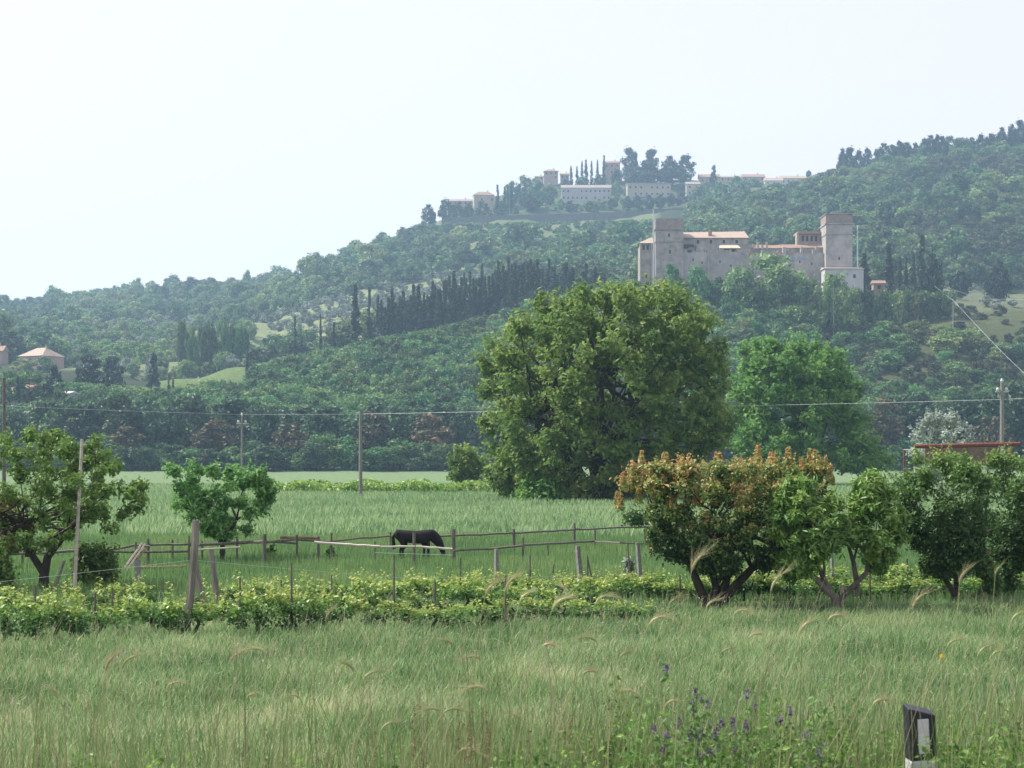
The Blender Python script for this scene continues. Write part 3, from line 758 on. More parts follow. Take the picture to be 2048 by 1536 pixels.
# conifers on the right skyline
sky_px = [1686, 1700, 1718, 1735, 1752, 1768, 1785, 1800, 1815, 1832, 1848, 1862, 1874, 1884, 1925, 1945, 1962, 1985, 2005, 2022, 2040]
sky_y = [296, 294, 300, 296, 292, 285, 284, 282, 284, 280, 276, 270, 262, 272, 280, 274, 268, 266, 254, 248, 240]
for j, (p, top) in enumerate(zip(sky_px, sky_y)):
    d = 1440 - (p - 1680) * .2; X = (p - 1024) * d / F
    place('fir' if j in (4, 6, 9, 12) else 'pine', X, d, max(CZ + (HY - top) * d / F - float(gz(X, d)), 9), rng0.uniform(11, 16) if j not in (4, 6, 9, 12) else 10, '%s dark conifer from the left on the right-hand skyline' % orde(j), 'conifers on the right skyline')

# ------------------------------------------------------------------ buildings
def house(name, label, cat, p0, p1, yt, yb, d, depth, wallm, roofm, kind='gable', win=(1, 4), rooffrac=.25, rz=0.0):
    """a building whose front spans the pixels p0..p1 and yt..yb at distance d"""
    s = d / F
    w = (p1 - p0) * s; h = (yb - yt) * s
    X = ((p0 + p1) / 2 - 1024) * s; zt = CZ + (HY - yt) * s; zb = CZ + (HY - yb) * s
    zg = min(zb, float(gz(X, d))) - 1
    root = empty(name, (X, d, zg), label, cat, rz=rz)
    rh = h * rooffrac; wh = zt - rh - zg
    a = Geo(); a.box((0, depth / 2, wh / 2), (w, depth, wh)); a.build('wall', wallm, root)
    rf = Geo(); o = .5
    e0 = wh + .02
    if kind == 'gable':
        v = [(-w / 2 - o, -o, e0), (w / 2 + o, -o, e0), (w / 2 + o, depth + o, e0), (-w / 2 - o, depth + o, e0), (-w / 2 - o, depth / 2, e0 + rh), (w / 2 + o, depth / 2, e0 + rh)]
        rf.mesh(v, [(0, 1, 5, 4), (2, 3, 4, 5), (0, 4, 3), (1, 2, 5), (3, 2, 1, 0)])
    elif kind == 'hip':
        q = min(depth / 2, w * .3)
        v = [(-w / 2 - o, -o, e0), (w / 2 + o, -o, e0), (w / 2 + o, depth + o, e0), (-w / 2 - o, depth + o, e0), (-w / 2 + q, depth / 2, e0 + rh), (w / 2 - q, depth / 2, e0 + rh)]
        rf.mesh(v, [(0, 1, 5, 4), (2, 3, 4, 5), (0, 4, 3), (1, 2, 5), (3, 2, 1, 0)])
    else:
        rf.box((0, depth / 2, e0 + rh / 2), (w + 2 * o, depth + 2 * o, rh))
    rfo = rf.build('roof', roofm, root)
    ch = Geo(); ch.box((w * .2, depth * .5, e0 + rh + .5), (.8, .8, 1.6)); 
    if cat != 'shed': ch.build('chimney', wallm, rfo)
    nr, ncl = win
    vis = (zt - rh) - zb
    rw = random.Random(int(p0 * 13 + yt))
    for r_ in range(nr):
        for c_ in range(ncl):
            if rw.random() < .18: continue
            wi = Geo(); ww = min(w / ncl * rw.uniform(.3, .5), 1.4); hh = min(vis / nr * rw.uniform(.4, .6), 1.8)
            wi.box((-w / 2 + (c_ + .5) * w / ncl, -.04, wh - (r_ + .5) * vis / nr), (ww, .12, hh)); wi.build('window', DARK, root)
    return root
house('village_house', 'cream village house with red roof left of the small cypresses', 'house', 948, 989, 382, 408, 1545, 9, PLAST, TILE, 'hip', (1, 4), .3, .15)
house('village_house', 'long low roofed building at the left tip of the village', 'house', 896, 946, 397, 410, 1555, 8, PLASTP, TILEG, 'gable', (1, 5), .4)
house('village_house', 'pink house standing up on the village hilltop', 'house', 1088, 1116, 337, 358, 1650, 9, PLASTP, TILE, 'hip', (2, 3), .25)
house('village_house', 'small pale annex right of the pink hilltop house', 'house', 1121, 1138, 345, 358, 1655, 7, PLASTP, TILE, 'gable', (1, 2), .3)
house('village_house', 'low lean-to left of the pink hilltop house', 'house', 1070, 1087, 350, 360, 1652, 7, PLAST, TILEP, 'gable', (1, 2), .3)
house('long_house', 'long grey two-storey building with pale roof under the hilltop', 'building', 1123, 1222, 368, 402, 1570, 12, surf('grey_plaster', (.3, .29, .27), (.42, .40, .37), .4), TILEG, 'gable', (2, 11), .22)
house('flat_house', 'flat-topped pale block right of the long grey building', 'building', 1255, 1342, 366, 394, 1570, 12, PLAST, TILEG, 'flat', (2, 8), .08, .05)
house('village_house', 'pale pink house half hidden by the hilltop trees', 'house', 1208, 1240, 320, 350, 1668, 10, PLASTP, TILE, 'gable', (2, 3), .18)
house('village_house', 'narrow cream house at the right end of the hedge', 'house', 1373, 1400, 362, 392, 1580, 9, PLAST, TILEG, 'gable', (2, 2), .2)
house('village_house', 'orange roofed house right of the hilltop trees', 'house', 1398, 1440, 347, 368, 1640, 9, PLASTP, TILE, 'gable', (1, 3), .35)
house('village_house', 'red roofed long house on the skyline', 'house', 1485, 1530, 347, 362, 1660, 9, PLASTP, TILE, 'gable', (1, 4), .45)
house('village_house', 'low roof between the skyline houses', 'house', 1440, 1484, 350, 362, 1670, 9, PLAST, TILEG, 'gable', (1, 4), .4)
house('village_house', 'pale roofed house at the right end of the skyline', 'house', 1530, 1566, 354, 372, 1640, 9, PLASTW, TILEP, 'gable', (1, 3), .4)
house('village_house', 'white long house with row of windows ending the skyline', 'house', 1562, 1612, 350, 368, 1655, 9, PLASTW, TILEP, 'gable', (1, 5), .35)
house('farm_house', 'farmhouse with pale sunlit tiled roof in the left valley', 'house', 30, 92, 694, 730, 790, 14, PLASTP, TILEP, 'hip', (1, 3), .5, -.5)
house('farm_house', 'red roofed farmhouse behind the left cypress', 'house', 2, 60, 768, 806, 590, 12, PLASTP, TILE, 'gable', (1, 3), .5, -.35)
house('farm_house', 'pink walled building cut by the left edge, above the others', 'house', -30, 4, 690, 730, 800, 10, PLASTP, TILE, 'gable', (1, 2), .3)
house('shed', 'small white roofed shed among the left valley trees', 'shed', 113, 140, 782, 798, 552, 5, PLASTW, WHITEP, 'gable', (1, 2), .3, -.3)
# the retaining wall under the village
w_ = Geo()
W0 = [(884, 437), (960, 432), (1060, 430), (1160, 427), (1260, 423), (1374, 415)]
for (pa, ya), (pb, yb_) in zip(W0[:-1], W0[1:]):
    for k in range(4):
        p = pa + (pb - pa) * (k + .5) / 4; y = ya + (yb_ - ya) * (k + .5) / 4
        d = 1478; s = d / F; zt = CZ + (HY - y) * s
        w_.box(((p - 1024) * s, d + (k % 2) * .25, zt - 9), ((pb - pa) / 4 * s + .3, 2.2 + (k % 2) * .3, 18 + (k % 2) * .2))
tag(w_.build('retaining_wall', WALLG), 'long grey stone retaining wall under the village', 'wall')

# the castle
DC = 700.0; S = DC / F
def cx(p): return (p - 1024) * S
def czz(y): return CZ + (HY - y) * S
castle = empty('castle', (cx(1490), DC, czz(575)), 'old stone castle with two square towers on the wooded knoll', 'castle')
co = Vector((cx(1490), DC, czz(575)))
def cbox(geo, p0, p1, yt, yb, d0, d1):
    geo.box(((cx(p0) + cx(p1)) / 2 - co.x, (d0 + d1) / 2 , (czz(yt) + czz(yb)) / 2 - co.z), (cx(p1) - cx(p0), d1 - d0, czz(yt) - czz(yb)))
def cpart(name, mat, boxes, parent=castle, mesh=None):
    q = Geo()
    for b_ in boxes: cbox(q, *b_)
    if mesh: q.mesh(*mesh)
    return q.build(name, mat, parent)
TGREY = surf('grey_render_stone', (.22, .205, .185), (.44, .41, .37), .22, bump=.2, detail=12)
lt = cpart('tower', STONE, [(1311, 1367, 459, 600, 0, 13)])
cpart('parapet', STONE2, [(1311, 1367, 437, 457.5, 0, 13)], lt)
cpart('cornice', STONE2, [(1309.5, 1368.5, 457.5, 460, -.5, 13.5), (1310, 1368, 483, 484.2, -.25, 13.2)], lt)
cpart('window', DARK, [(1336, 1340, 467, 474, -.05, .5), (1338, 1342, 500, 507, -.05, .5)], lt)
lt['label'] = 'left tower of brownish stone with darker top'
rt = cpart('tower', TGREY, [(1650, 1703, 449, 600, -2, 10)])
rt['label'] = 'right tower of smooth grey stone with brick top'
cpart('parapet', STONE2, [(1650, 1703, 430, 447.5, -2, 10)], rt)
cpart('cornice', STONE, [(1648.5, 1704.5, 428.5, 430, -2.5, 10.5), (1648.5, 1704.5, 447.5, 450, -2.5, 10.5), (1649, 1704, 468.5, 470.5, -2.3, 10.3)], rt)
cpart('window', DARK, [(1675, 1678, 515, 521, -2.05, 0)], rt)
wing = cpart('wing', STONE, [(1283, 1310.5, 483, 600, 6, 20)])
def P3(p, y, dd): return (cx(p) - co.x, dd, czz(y) - co.z)
cpart('roof', TILEP, [], wing, ([P3(1280, 483, 5), P3(1311, 483, 5), P3(1311, 467, 13), P3(1305, 467, 13), P3(1280, 483, 21), P3(1311, 483, 21)], [(0, 1, 2, 3), (3, 2, 5, 4), (0, 3, 4), (0, 4, 5, 1)]))
for k in range(3):
    cpart('opening', DARK, [(1287 + k * 8, 1292 + k * 8, 486, 496, 5.9, 7)], wing)
cpart('lit_edge', PLAST, [(1281.5, 1284.5, 484, 600, 5.4, 7), (1303.5, 1306, 484, 600, 5.2, 7)], wing)  # cream strips paint the sunlit wall edges into the wing's colour
hall = cpart('hall', STONE, [(1369, 1500, 471, 600, 8, 22)])
cpart('roof', TILEP, [], hall, ([P3(1366, 471, 7), P3(1503, 471, 7), P3(1503, 471, 23), P3(1366, 471, 23), P3(1372, 455, 15), P3(1499, 453, 15)], [(0, 1, 5, 4), (2, 3, 4, 5), (0, 4, 3), (1, 2, 5), (3, 2, 1, 0)]))
cpart('chimney', TILE, [(1422, 1429, 456, 468, 9, 11)], hall)
for k in range(4): cpart('window', DARK, [(1398 + k * 26, 1403 + k * 26, 475, 482, 7.9, 9)], hall)
cw = cpart('curtain_wall', TGREY, [(1368, 1480, 503, 600, 2, 4), (1480, 1590, 509, 600, 2.4, 4.4), (1590, 1650, 506, 600, 2, 4)])
rc = np.random.RandomState(8)
for k in range(46):
    p_ = 1369 + k * 6.0; t_ = (503 if p_ < 1480 else 509 if p_ < 1590 else 506) - rc.uniform(.2, 5.5) - (rc.uniform(3, 12) if rc.uniform() < .3 and p_ > 1485 else 0)
    cpart('broken_wall_top', TILE if k % 5 == 2 else STONE if k % 3 else TGREY, [(p_, p_ + rc.uniform(3, 7.5), t_, 512, 2.15 + .1 * (k % 2), 3.8)], cw)
for p_, y_ in ((1386, 516), (1404, 522), (1440, 520), (1462, 528), (1505, 522), (1600, 520), (1624, 524)): cpart('window', DARK, [(p_, p_ + 2.4, y_, y_ + 5, 1.93, 2.5)], cw)
cpart('buttress', STONE, [(1416, 1420, 498, 600, 1.2, 2)], cw)
cpart('court_house', STONE, [(1395, 1505, 486, 600, 4, 8), (1505, 1560, 493, 600, 5, 10), (1560, 1650, 492, 600, 5, 12)])
sh = cpart('lean_to', PLAST, [(1441, 1481, 495, 512, 2.6, 4.1)])
cpart('roof', surf('pale_yellow_tiles', (.42, .38, .26), (.55, .5, .36), 2), [], sh, ([P3(1439, 495, 1.8), P3(1483, 495, 1.8), P3(1478, 487, 4.2), P3(1442, 487, 4.2)], [(0, 1, 2, 3), (3, 2, 1, 0)]))
for k in range(2): cpart('opening', DARK, [(1449 + k * 14, 1460 + k * 14, 496, 502, 2.5, 3)], sh)
cpart('ruined_roof', TILE, [], castle, ([P3(1504, 494, 4.6), P3(1652, 492, 4.6), P3(1650, 480, 9), P3(1620, 484, 9), P3(1600, 488, 9), P3(1570, 484, 8), P3(1540, 487, 8), P3(1506, 484, 8)], [(0, 1, 2, 3, 4, 5, 6, 7), (7, 6, 5, 4, 3, 2, 1, 0)]))
for k in range(4): cpart('rubble', PLAST, [(1508 + k * 9, 1512 + k * 9, 486 - (k % 2) * 5, 496, 4.1, 5.0)])
cpart('opening', DARK, [(1376, 1384, 499, 504, 1.9, 2.4), (1370, 1380, 486, 492, 7.8, 8.3)])
cpart('loggia_opening', DARK, [(1371, 1392, 484, 489, 7.7, 8.2)])
gt = cpart('gatehouse', STONE2, [(1605, 1648, 462, 600, 9, 18)])
cpart('roof', TILE, [(1602, 1650, 457.5, 462, 8, 19)], gt)
cpart('lit_edge', PLAST, [(1600.5, 1605, 459, 490, 8.8, 12)], gt)  # added cream strip, sunlight on the gatehouse's left edge put in as colour
for k in range(4): cpart('opening', DARK, [(1611 + k * 9, 1615 + k * 9, 466, 477, 8.9, 10)], gt)
for p, q_ in ((1580, 1592), (1596, 1612)): cpart('window', surf('bluish_glass', (.2, .24, .28), (.3, .34, .38), 1, rough=.2), [(p, q_, 512, 518, 1.85, 2.6)])
an = empty('castle_annex', (cx(1678), DC, czz(580)), 'white walled annex with tiled roof under the right tower', 'building')
q = Geo(); q.box((0, -7, czz(543) - czz(580) - 12), (76 * S, 8, 24)); q.build('wall', PLASTW, an)
z0 = czz(543) - czz(580)
q = Geo(); hw = 40 * S; q.mesh([(-hw, -11.6, z0 + .02), (hw, -11.6, z0 + .02), (hw * .95, -2.5, z0 + 1.3), (-hw * .95, -2.5, z0 + 1.3), (hw, -2.4, z0 + .02), (-hw, -2.4, z0 + .02)], [(0, 1, 2, 3), (1, 4, 2), (0, 3, 5), (4, 5, 3, 2), (5, 4, 1, 0)]); q.build('roof', TILEP, an)
for k in range(2):
    q = Geo(); q.box((4.0 - k * 9, -11.05, z0 - 3), (1, .2, 1.4)); q.build('window', DARK, an)
house('garden_shed', 'small terracotta shed between the castle cypresses', 'shed', 1747, 1770, 560, 582, 722, 4, PLASTP, TILE, 'gable', (1, 1), .3)
# masts
def mast(name, label, cat, p, yt, yb, d, r, mat, extra=None, group=None):
    s = d / F; X = (p - 1024) * s; z1 = CZ + (HY - yt) * s; z0 = min(CZ + (HY - yb) * s, float(gz(X, d)))
    root = empty(name, (X, d, z0), label, cat, group)
    q = Geo(); q.tube([(0, 0, -.3), (0, 0, (z1 - z0) * .5), (0, 0, z1 - z0)], [r * 1.15, r, r * .8], 8); q.build('pole', mat, root)
    if extra: extra(root, z1 - z0)
    return root
mast('mast', 'thin pale blue mast beside the right castle tower', 'mast', 1715, 450, 560, 696, .28, surf('pale_blue_steel', (.42, .5, .56), (.5, .58, .62), 1))
mast('flagpole', 'pale thin pole rising from the left castle tower', 'flagpole', 1307, 420, 500, 698, .3, surf('pale_grey_steel', (.36, .42, .46), (.46, .5, .54), 1))
mast('utility_pole', 'thin concrete pole on the slope below the castle cypresses', 'pole', 1853, 558, 604, 738, .2, CONC)
mast('utility_pole', 'darker thin pole downhill of the pole by the castle cypresses', 'pole', 1906, 598, 664, 668, .11, STEEL)
mast('utility_pole', 'pale pole on the slope below the castle annex', 'pole', 1667, 566, 625, 655, .09, CONC)
def cable(name, label, pts3, r, mat):
    pts3 = np.array(pts3, float); out = []
    for a_, b_ in zip(pts3[:-1], pts3[1:]):
        for k in range(6):
            t_ = k / 6; q_ = a_ + (b_ - a_) * t_; q_[2] -= 4 * t_ * (1 - t_) * np.linalg.norm(b_ - a_) * .002; out.append(q_)
    out.append(pts3[-1])
    q = Geo(); q.tube(out, r, 4); tag(q.build(name, mat), label, 'cable')
cable('cable', 'pale cable running down the slope from the castle pole', [P(1853, 559, 738), P(1908, 602, 668), P(2012, 712, 580), P(2140, 830, 500)], .05, STEEL)
cable('cable', 'thin cable crossing the slope from the castle pole to the right', [P(1853, 560, 738), P(1960, 598, 720), P(2120, 600, 700)], .05, STEEL)
def insul(root, h):
    for sx in (-1, 1):
        q = Geo(); q.tube([(sx * .32, 0, h - .62), (sx * .32, 0, h - .5), (sx * .32, 0, h - .36)], [.1, .13, .06], 8); q.build('insulator', WHITEP, root)
    q = Geo(); q.box((0, 0, h - .68), (1.0, .1, .1)); q.build('crossarm', STEEL, root)
    q = Geo(); q.tube([(0, 0, h), (0, 0, h + .12), (0, 0, h + .3)], [.07, .13, .07], 8); q.build('top_insulator', WHITEP, root)
mast('power_pole', 'grey power pole with white insulators at the right', 'pole', 2004, 765, 990, 130, .16, CONC, insul)
mast('power_pole', 'thin power pole with white insulators before the tree line', 'pole', 484, 832, 995, 158, .11, CONC, insul)
mast('wire_pole', 'slim grey pole standing in the crop field', 'pole', 721, 822, 997, 160, .17, CONC)
mast('power_pole', 'dark wooden pole at the left edge', 'pole', 8, 756, 1000, 150, .16, WOODD)
cable('power_line', 'thin pale power line across the whole view before the tree line', [P(-220, 800, 140), P(8, 812, 150), P(484, 829, 158), P(721, 828, 160), P(1250, 815, 146), P(2004, 799, 130), P(2300, 782, 124)], .014, STEEL)

# ------------------------------------------------------------------ big trees in the field
def bigtree(name, label, cat, px, D, prof_px, ncl, cr, per, size, leafm, bark, tr_r, nlimb=12, trunks=None, seed=1, aspect=1.5, tintf=None, depth=.9, shell=.55, up=.5, group=None, base_z=None, flat=.8, tsd=.16, tb=.45):
    rng = np.random.RandomState(seed)
    b = g(px, D)
    if base_z is not None: b[2] = base_z
    s = D / F
    root = empty(name, b, label, cat, group)
    prof = [(CZ + (HY - y) * s - b[2], (l - px) * s, (r_ - px) * s) for y, l, r_ in prof_px]
    cc, rr = prof_clumps(rng, prof, ncl, cr, depth, shell, 1.05 if D > 100 else .7)
    tbs = np.clip(rng.normal(tb, tsd, ncl), 0, 1)
    q = Geo(); clumps(q, rng, cc, rr, per, size, tintf, flat=flat, aspect=aspect, tbase=tbs, up=up, loose=.3)
    # leafy shoots reaching out of the clumps
    ctr = cc.mean(0); nsh = 4; m_ = 9
    i_ = np.repeat(np.arange(len(cc)), nsh)
    dr = cc[i_] - ctr; dr /= np.linalg.norm(dr, axis=1)[:, None] + 1e-9
    dr = dr * .8 + rng.normal(0, .5, dr.shape) + [0, 0, .35]; dr /= np.linalg.norm(dr, axis=1)[:, None]
    ln = rr[i_] * rng.uniform(.9, 1.9, len(i_))
    tt_ = np.linspace(.35, 1, m_)
    pos = cc[i_][:, None] + dr[:, None] * (ln[:, None] * tt_[None])[..., None]
    pos = pos.reshape(-1, 3) + rng.normal(0, size * .45, (len(i_) * m_, 3))
    ok = pos[:, 2] > prof[-1][0] * .9 + .05 if prof[-1][0] > 0 else pos[:, 2] > .1
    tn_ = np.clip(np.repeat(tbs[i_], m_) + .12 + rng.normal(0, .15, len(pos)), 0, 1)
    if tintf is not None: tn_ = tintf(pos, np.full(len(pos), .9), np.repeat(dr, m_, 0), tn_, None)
    leaves(q, pos[ok], (np.repeat(dr, m_, 0) * .3 + rng.normal(0, .6, pos.shape) + [0, 0, .4])[ok], np.full(ok.sum(), size * .9), tn_[ok], rng, aspect)
    q.build('crown', leafm, root)
    t_ = Geo()
    for tk in (trunks or [[(0, 0, 0), (0, 0, prof[0][0] * 0 + 3)]]):
        tk = np.array(tk, float)
        m = len(tk)
        t_.tube(np.vstack([tk[0] - [0, 0, .3], tk]), np.linspace(tr_r * 1.15, tr_r * .55, m + 1), 8)
        near = np.argsort(np.linalg.norm(cc - tk[-1], axis=1))[: max(6, ncl // 2)]
        limbs(t_, rng, tk[-1], cc[near], tr_r * .55, nlimb)
        if m > 2: limbs(t_, rng, tk[-2], cc, tr_r * .45, nlimb // 2)
    t_.build('trunk', bark, root)
    return root, cc, rr
bigtree('broadleaf_tree', 'huge rounded green tree standing in the field centre', 'tree', 1195, 145,
        [(572, 1185, 1330), (592, 1090, 1390), (620, 1040, 1424), (660, 990, 1450), (700, 940, 1472), (760, 932, 1484), (830, 938, 1490), (880, 948, 1482), (930, 972, 1460), (965, 1010, 1390), (995, 1060, 1290)],
        520, .95, 85, .30, L_big, BARK, .55, 16, [[(0, 0, 0), (0, 0, 1.5), (-.6, 0, 4), (-2.5, .5, 9)], [(.5, 0, 0), (1.3, .2, 3), (3.2, 0, 8)], [(-.5, 0, 0), (-2, -.3, 3.5), (-5, -.5, 7)], [(.1, .3, 0), (.4, 1, 5), (.2, 1, 11)]], seed=7)
bigtree('broadleaf_tree', 'bright green round tree right of the huge one', 'tree', 1640, 230,
        [(677, 1500, 1630), (700, 1470, 1685), (750, 1450, 1725), (800, 1442, 1735), (850, 1445, 1750), (890, 1450, 1785), (920, 1460, 1795), (945, 1480, 1785)],
        270, 1.3, 85, .42, L_second, BARK, .5, 14, [[(0, 0, 0), (-.4, 0, 3), (-2, 0, 9)]], seed=8, base_z=.6)
for i, (px, D, pr, lab) in enumerate([
    (1080, 140, [(955, 1050, 1110), (975, 1030, 1130), (1000, 1025, 1140), (1012, 1035, 1130)], 'leafy pale shrub at the foot of the huge tree'),
    (930, 190, [(893, 905, 960), (915, 888, 975), (945, 885, 985), (958, 895, 985)], 'low round shrub left of the huge tree'),
    (1010, 150, [(905, 985, 1060), (950, 960, 1080), (985, 985, 1100)], 'hanging shrub under the left side of the huge tree')]):
    bigtree('field_shrub', lab, 'shrub', px, D, pr, 30, .8, 120, .28, L_second if i == 0 else L_big, BARK, .08, 4, [[(0, 0, 0), (0, 0, 1)]], seed=30 + i)
bigtree('silver_shrub', 'pale silvery shrub behind the rusty frame', 'shrub', 1884, 175, [(822, 1862, 1905), (842, 1835, 1935), (880, 1815, 1955), (915, 1815, 1960), (960, 1830, 1950)], 60, .7, 200, .2, L_silver, BARK2, .1, 6, [[(0, 0, 0), (0, 0, 1.5)]], seed=12)
# rusty frame
def rod(q, a_, b_, r, sides=6, mat=0): q.tube([a_, (np.array(a_) + np.array(b_)) / 2, b_], [r, r, r], sides, mat=mat)
fr = empty('rusty_frame', g(1850, 120), 'rusty red steel frame with grey post behind the right bushes', 'frame')
o_ = np.array(fr.location)
q = Geo(); rod(q, P(1828, 893, 120) - o_, P(2040, 888, 120) - o_, .15); q.build('beam', RUST, fr)
q = Geo(); rod(q, P(1808, 900, 118) - o_, P(1836, 899, 118) - o_, .05); q.build('rail', STEEL, fr)
for p in (1832, 1906, 2018):
    q = Geo(); c_ = g(p, 120); rod(q, c_ - o_, P(p, 893, 120) - o_, .09); q.build('post', WOODD, fr)
q = Geo(); c_ = g(1809, 118); rod(q, c_ - o_, P(1809, 900, 118) - o_, .06); q.build('post', RUST, fr)
q = Geo(); q.box(P(1925, 912, 121) - o_, (5.2, .15, 1.2)); q.build('panel', surf('dull_brick_panel', (.12, .085, .06), (.24, .17, .13), 3), fr)
# the far road and a low strip of soil
q = Geo(); X0, X1 = 22, 190
q.mesh([(X0, 232 - .0, .012 + float(gz(X0, 240))), (X1, 232, .05), (X1, 245, .05), (X0, 245, .05)], [(0, 1, 2, 3)])
rd = q.build('road', ASPH); tag(rd, kind='structure'); rd.location.z = .05

# ------------------------------------------------------------------ near trees
def redtint(c, rad, d, tint, idx):
    h = (c[:, 2] - 1.3) / 2.6
    t_ = .10 + .42 * np.clip(h, 0, 1) ** .8 + .30 * (rad - .6) * (d[:, 2] > -.2) + .75 * (tint - .45)
    return np.clip(t_, 0, 1)
def spikes(root, rng, pts, h, r, n, size, mat, tint):
    q = Geo()
    for p_ in pts:
        t_ = rng.uniform(0, 1, n)
        a_ = rng.uniform(0, 6.28, n)
        rr_ = r * (1 - t_ * .85) * rng.uniform(.5, 1, n)
        c = np.stack([p_[0] + rr_ * np.cos(a_), p_[1] + rr_ * np.sin(a_), p_[2] + t_ * h], 1)
        leaves(q, c, np.stack([np.cos(a_), np.sin(a_), np.full(n, .6)], 1) + rng.normal(0, .4, (n, 3)), np.full(n, size), np.clip(tint + rng.normal(0, .17, n) + t_ * .2, 0, 1), rng, 1.7)
    return q
D1 = 42.3
root, cc, rr = bigtree('red_tipped_tree', 'spreading multi-stemmed tree with orange-red shoot tips', 'tree', 1425, D1,
    [(925, 1250, 1650), (955, 1238, 1665), (1000, 1232, 1668), (1050, 1245, 1665), (1090, 1280, 1640), (1120, 1330, 1600), (1142, 1370, 1570)], 230, .25, 190, .062, L_redtip, BARK, .13, 5,
    [[(-.1, 0, 0), (-.3, 0, .45), (-.55, .1, 1.1), (-1.1, 0, 1.7)], [(0, 0, 0), (.1, .1, .5), (-.1, .3, 1.3)], [(.1, 0, 0), (.5, -.1, .5), (.95, 0, .95), (1.5, 0, 1.5)], [(.05, .1, 0), (.35, .2, .6), (.5, .3, 1.4)]], seed=21, depth=.62, tintf=redtint, tsd=.13, base_z=0.0)
rng = np.random.RandomState(22)
s1 = D1 / F
tips = [(p, y) for p, y in [(1284, 902), (1300, 930), (1333, 905), (1372, 908), (1318, 950), (1350, 940), (1388, 945), (1428, 905), (1443, 912), (1415, 930), (1465, 938), (1490, 930), (1512, 925), (1520, 892), (1532, 905), (1570, 896), (1550, 905), (1590, 915), (1612, 900), (1640, 912), (1654, 930), (1560, 945), (1600, 955), (1255, 945), (1243, 985), (1268, 970), (1505, 955), (1400, 975), (1440, 965), (1340, 985), (1310, 1010), (1480, 985)]]
q = spikes(root, rng, [((p + rng.normal(0, 5) - 1425) * s1, rng.uniform(-.7, .7), CZ + (HY - y) * s1 - .46) for p, y in tips + tips], .46, .13, 85, .06, L_redtip, .55)
q.build('shoot_tips', L_redtip, root)

bigtree('peach_tree', 'light green narrow-leaved fruit tree with pale forked trunk', 'tree', 1672, 40.9,
    [(962, 1560, 1630), (990, 1545, 1660), (1030, 1538, 1715), (1080, 1538, 1720), (1110, 1545, 1660), (1155, 1570, 1615)], 80, .22, 210, .08, L_peach, BARK2, .085, 5,
    [[(0, 0, 0), (-.05, 0, .3), (-.35, 0, .62), (-.7, .05, 1.0), (-.95, 0, 1.5)], [(0, 0, .25), (-.25, .1, .7), (-.45, .2, 1.2)]], seed=23, aspect=2.3, tb=.55)
r2, cc2, rr2 = bigtree('peach_tree', 'upright right-hand limb tree of light leaves beside the forked trunk', 'tree', 1690, 41.4,
    [(955, 1725, 1765), (985, 1700, 1790), (1030, 1685, 1812), (1070, 1670, 1812), (1110, 1725, 1800), (1145, 1745, 1790)], 56, .2, 210, .08, L_peach, BARK2, .07, 4,
    [[(-.15, 0, .2), (.1, 0, .45), (.5, 0, .85), (.62, 0, 1.3), (.78, 0, 1.7)], [(.3, .1, .6), (.22, .1, 1.1), (.1, .1, 1.5)]], seed=24, aspect=2.3, tb=.6)
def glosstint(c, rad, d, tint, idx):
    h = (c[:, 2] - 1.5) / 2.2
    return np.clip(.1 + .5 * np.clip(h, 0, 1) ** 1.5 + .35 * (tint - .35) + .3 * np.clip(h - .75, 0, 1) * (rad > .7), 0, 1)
bigtree('glossy_tree', 'dark glossy-leaved tree near the right edge', 'tree', 1915, 43,
    [(905, 1840, 1930), (925, 1795, 1968), (970, 1768, 1992), (1020, 1772, 1990), (1070, 1805, 1980), (1110, 1830, 1965), (1150, 1850, 1940)], 135, .26, 160, .062, L_gloss, BARK, .09, 5,
    [[(0, 0, 0), (-.1, 0, .3), (-.35, 0, .7), (-.75, 0, 1.2)], [(0, 0, .1), (0, .1, .8), (.05, .1, 1.6)]], seed=25, tintf=glosstint)
bigtree('glossy_tree', 'dark glossy-leaved tree cut off by the right edge', 'tree', 1978, 44.5,
    [(905, 1990, 2090), (930, 1965, 2140), (980, 1960, 2160), (1040, 1965, 2160), (1090, 1970, 2140), (1120, 1985, 2100), (1180, 1950, 2010)], 145, .26, 160, .062, L_gloss, BARK, .11, 5,
    [[(0, 0, 0), (.15, 0, .5), (.4, 0, 1.1), (.8, 0, 1.8)], [(0, 0, 0), (-.1, .1, .9), (-.15, .1, 1.7)]], seed=26, tintf=glosstint)
bigtree('young_shrub', 'dark low shrub between the two right trunks', 'shrub', 1968, 43.5, [(1110, 1950, 1985), (1150, 1940, 1998), (1200, 1942, 1995)], 14, .2, 170, .08, L_gloss, BARK, .03, 3, [[(0, 0, 0), (0, 0, .3)]], seed=27)
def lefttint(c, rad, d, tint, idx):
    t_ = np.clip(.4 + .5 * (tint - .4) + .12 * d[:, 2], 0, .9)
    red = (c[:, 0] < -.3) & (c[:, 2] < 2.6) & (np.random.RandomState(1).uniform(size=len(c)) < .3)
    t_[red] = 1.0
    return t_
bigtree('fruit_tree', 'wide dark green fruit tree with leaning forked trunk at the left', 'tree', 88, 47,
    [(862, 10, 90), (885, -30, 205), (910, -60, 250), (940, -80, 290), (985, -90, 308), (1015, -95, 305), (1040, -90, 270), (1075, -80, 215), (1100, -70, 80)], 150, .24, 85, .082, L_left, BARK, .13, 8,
    [[(0, 0, 0), (0, 0, .55), (-.35, 0, 1.1), (-.55, 0, 1.9)], [(0, 0, .5), (.1, 0, 1.0), (.6, .1, 1.7), (1.1, .1, 2.2)], [(-.4, .1, 1.3), (-.9, .1, 1.6), (-1.5, .1, 1.8)]], seed=31, tintf=lefttint, shell=.35)
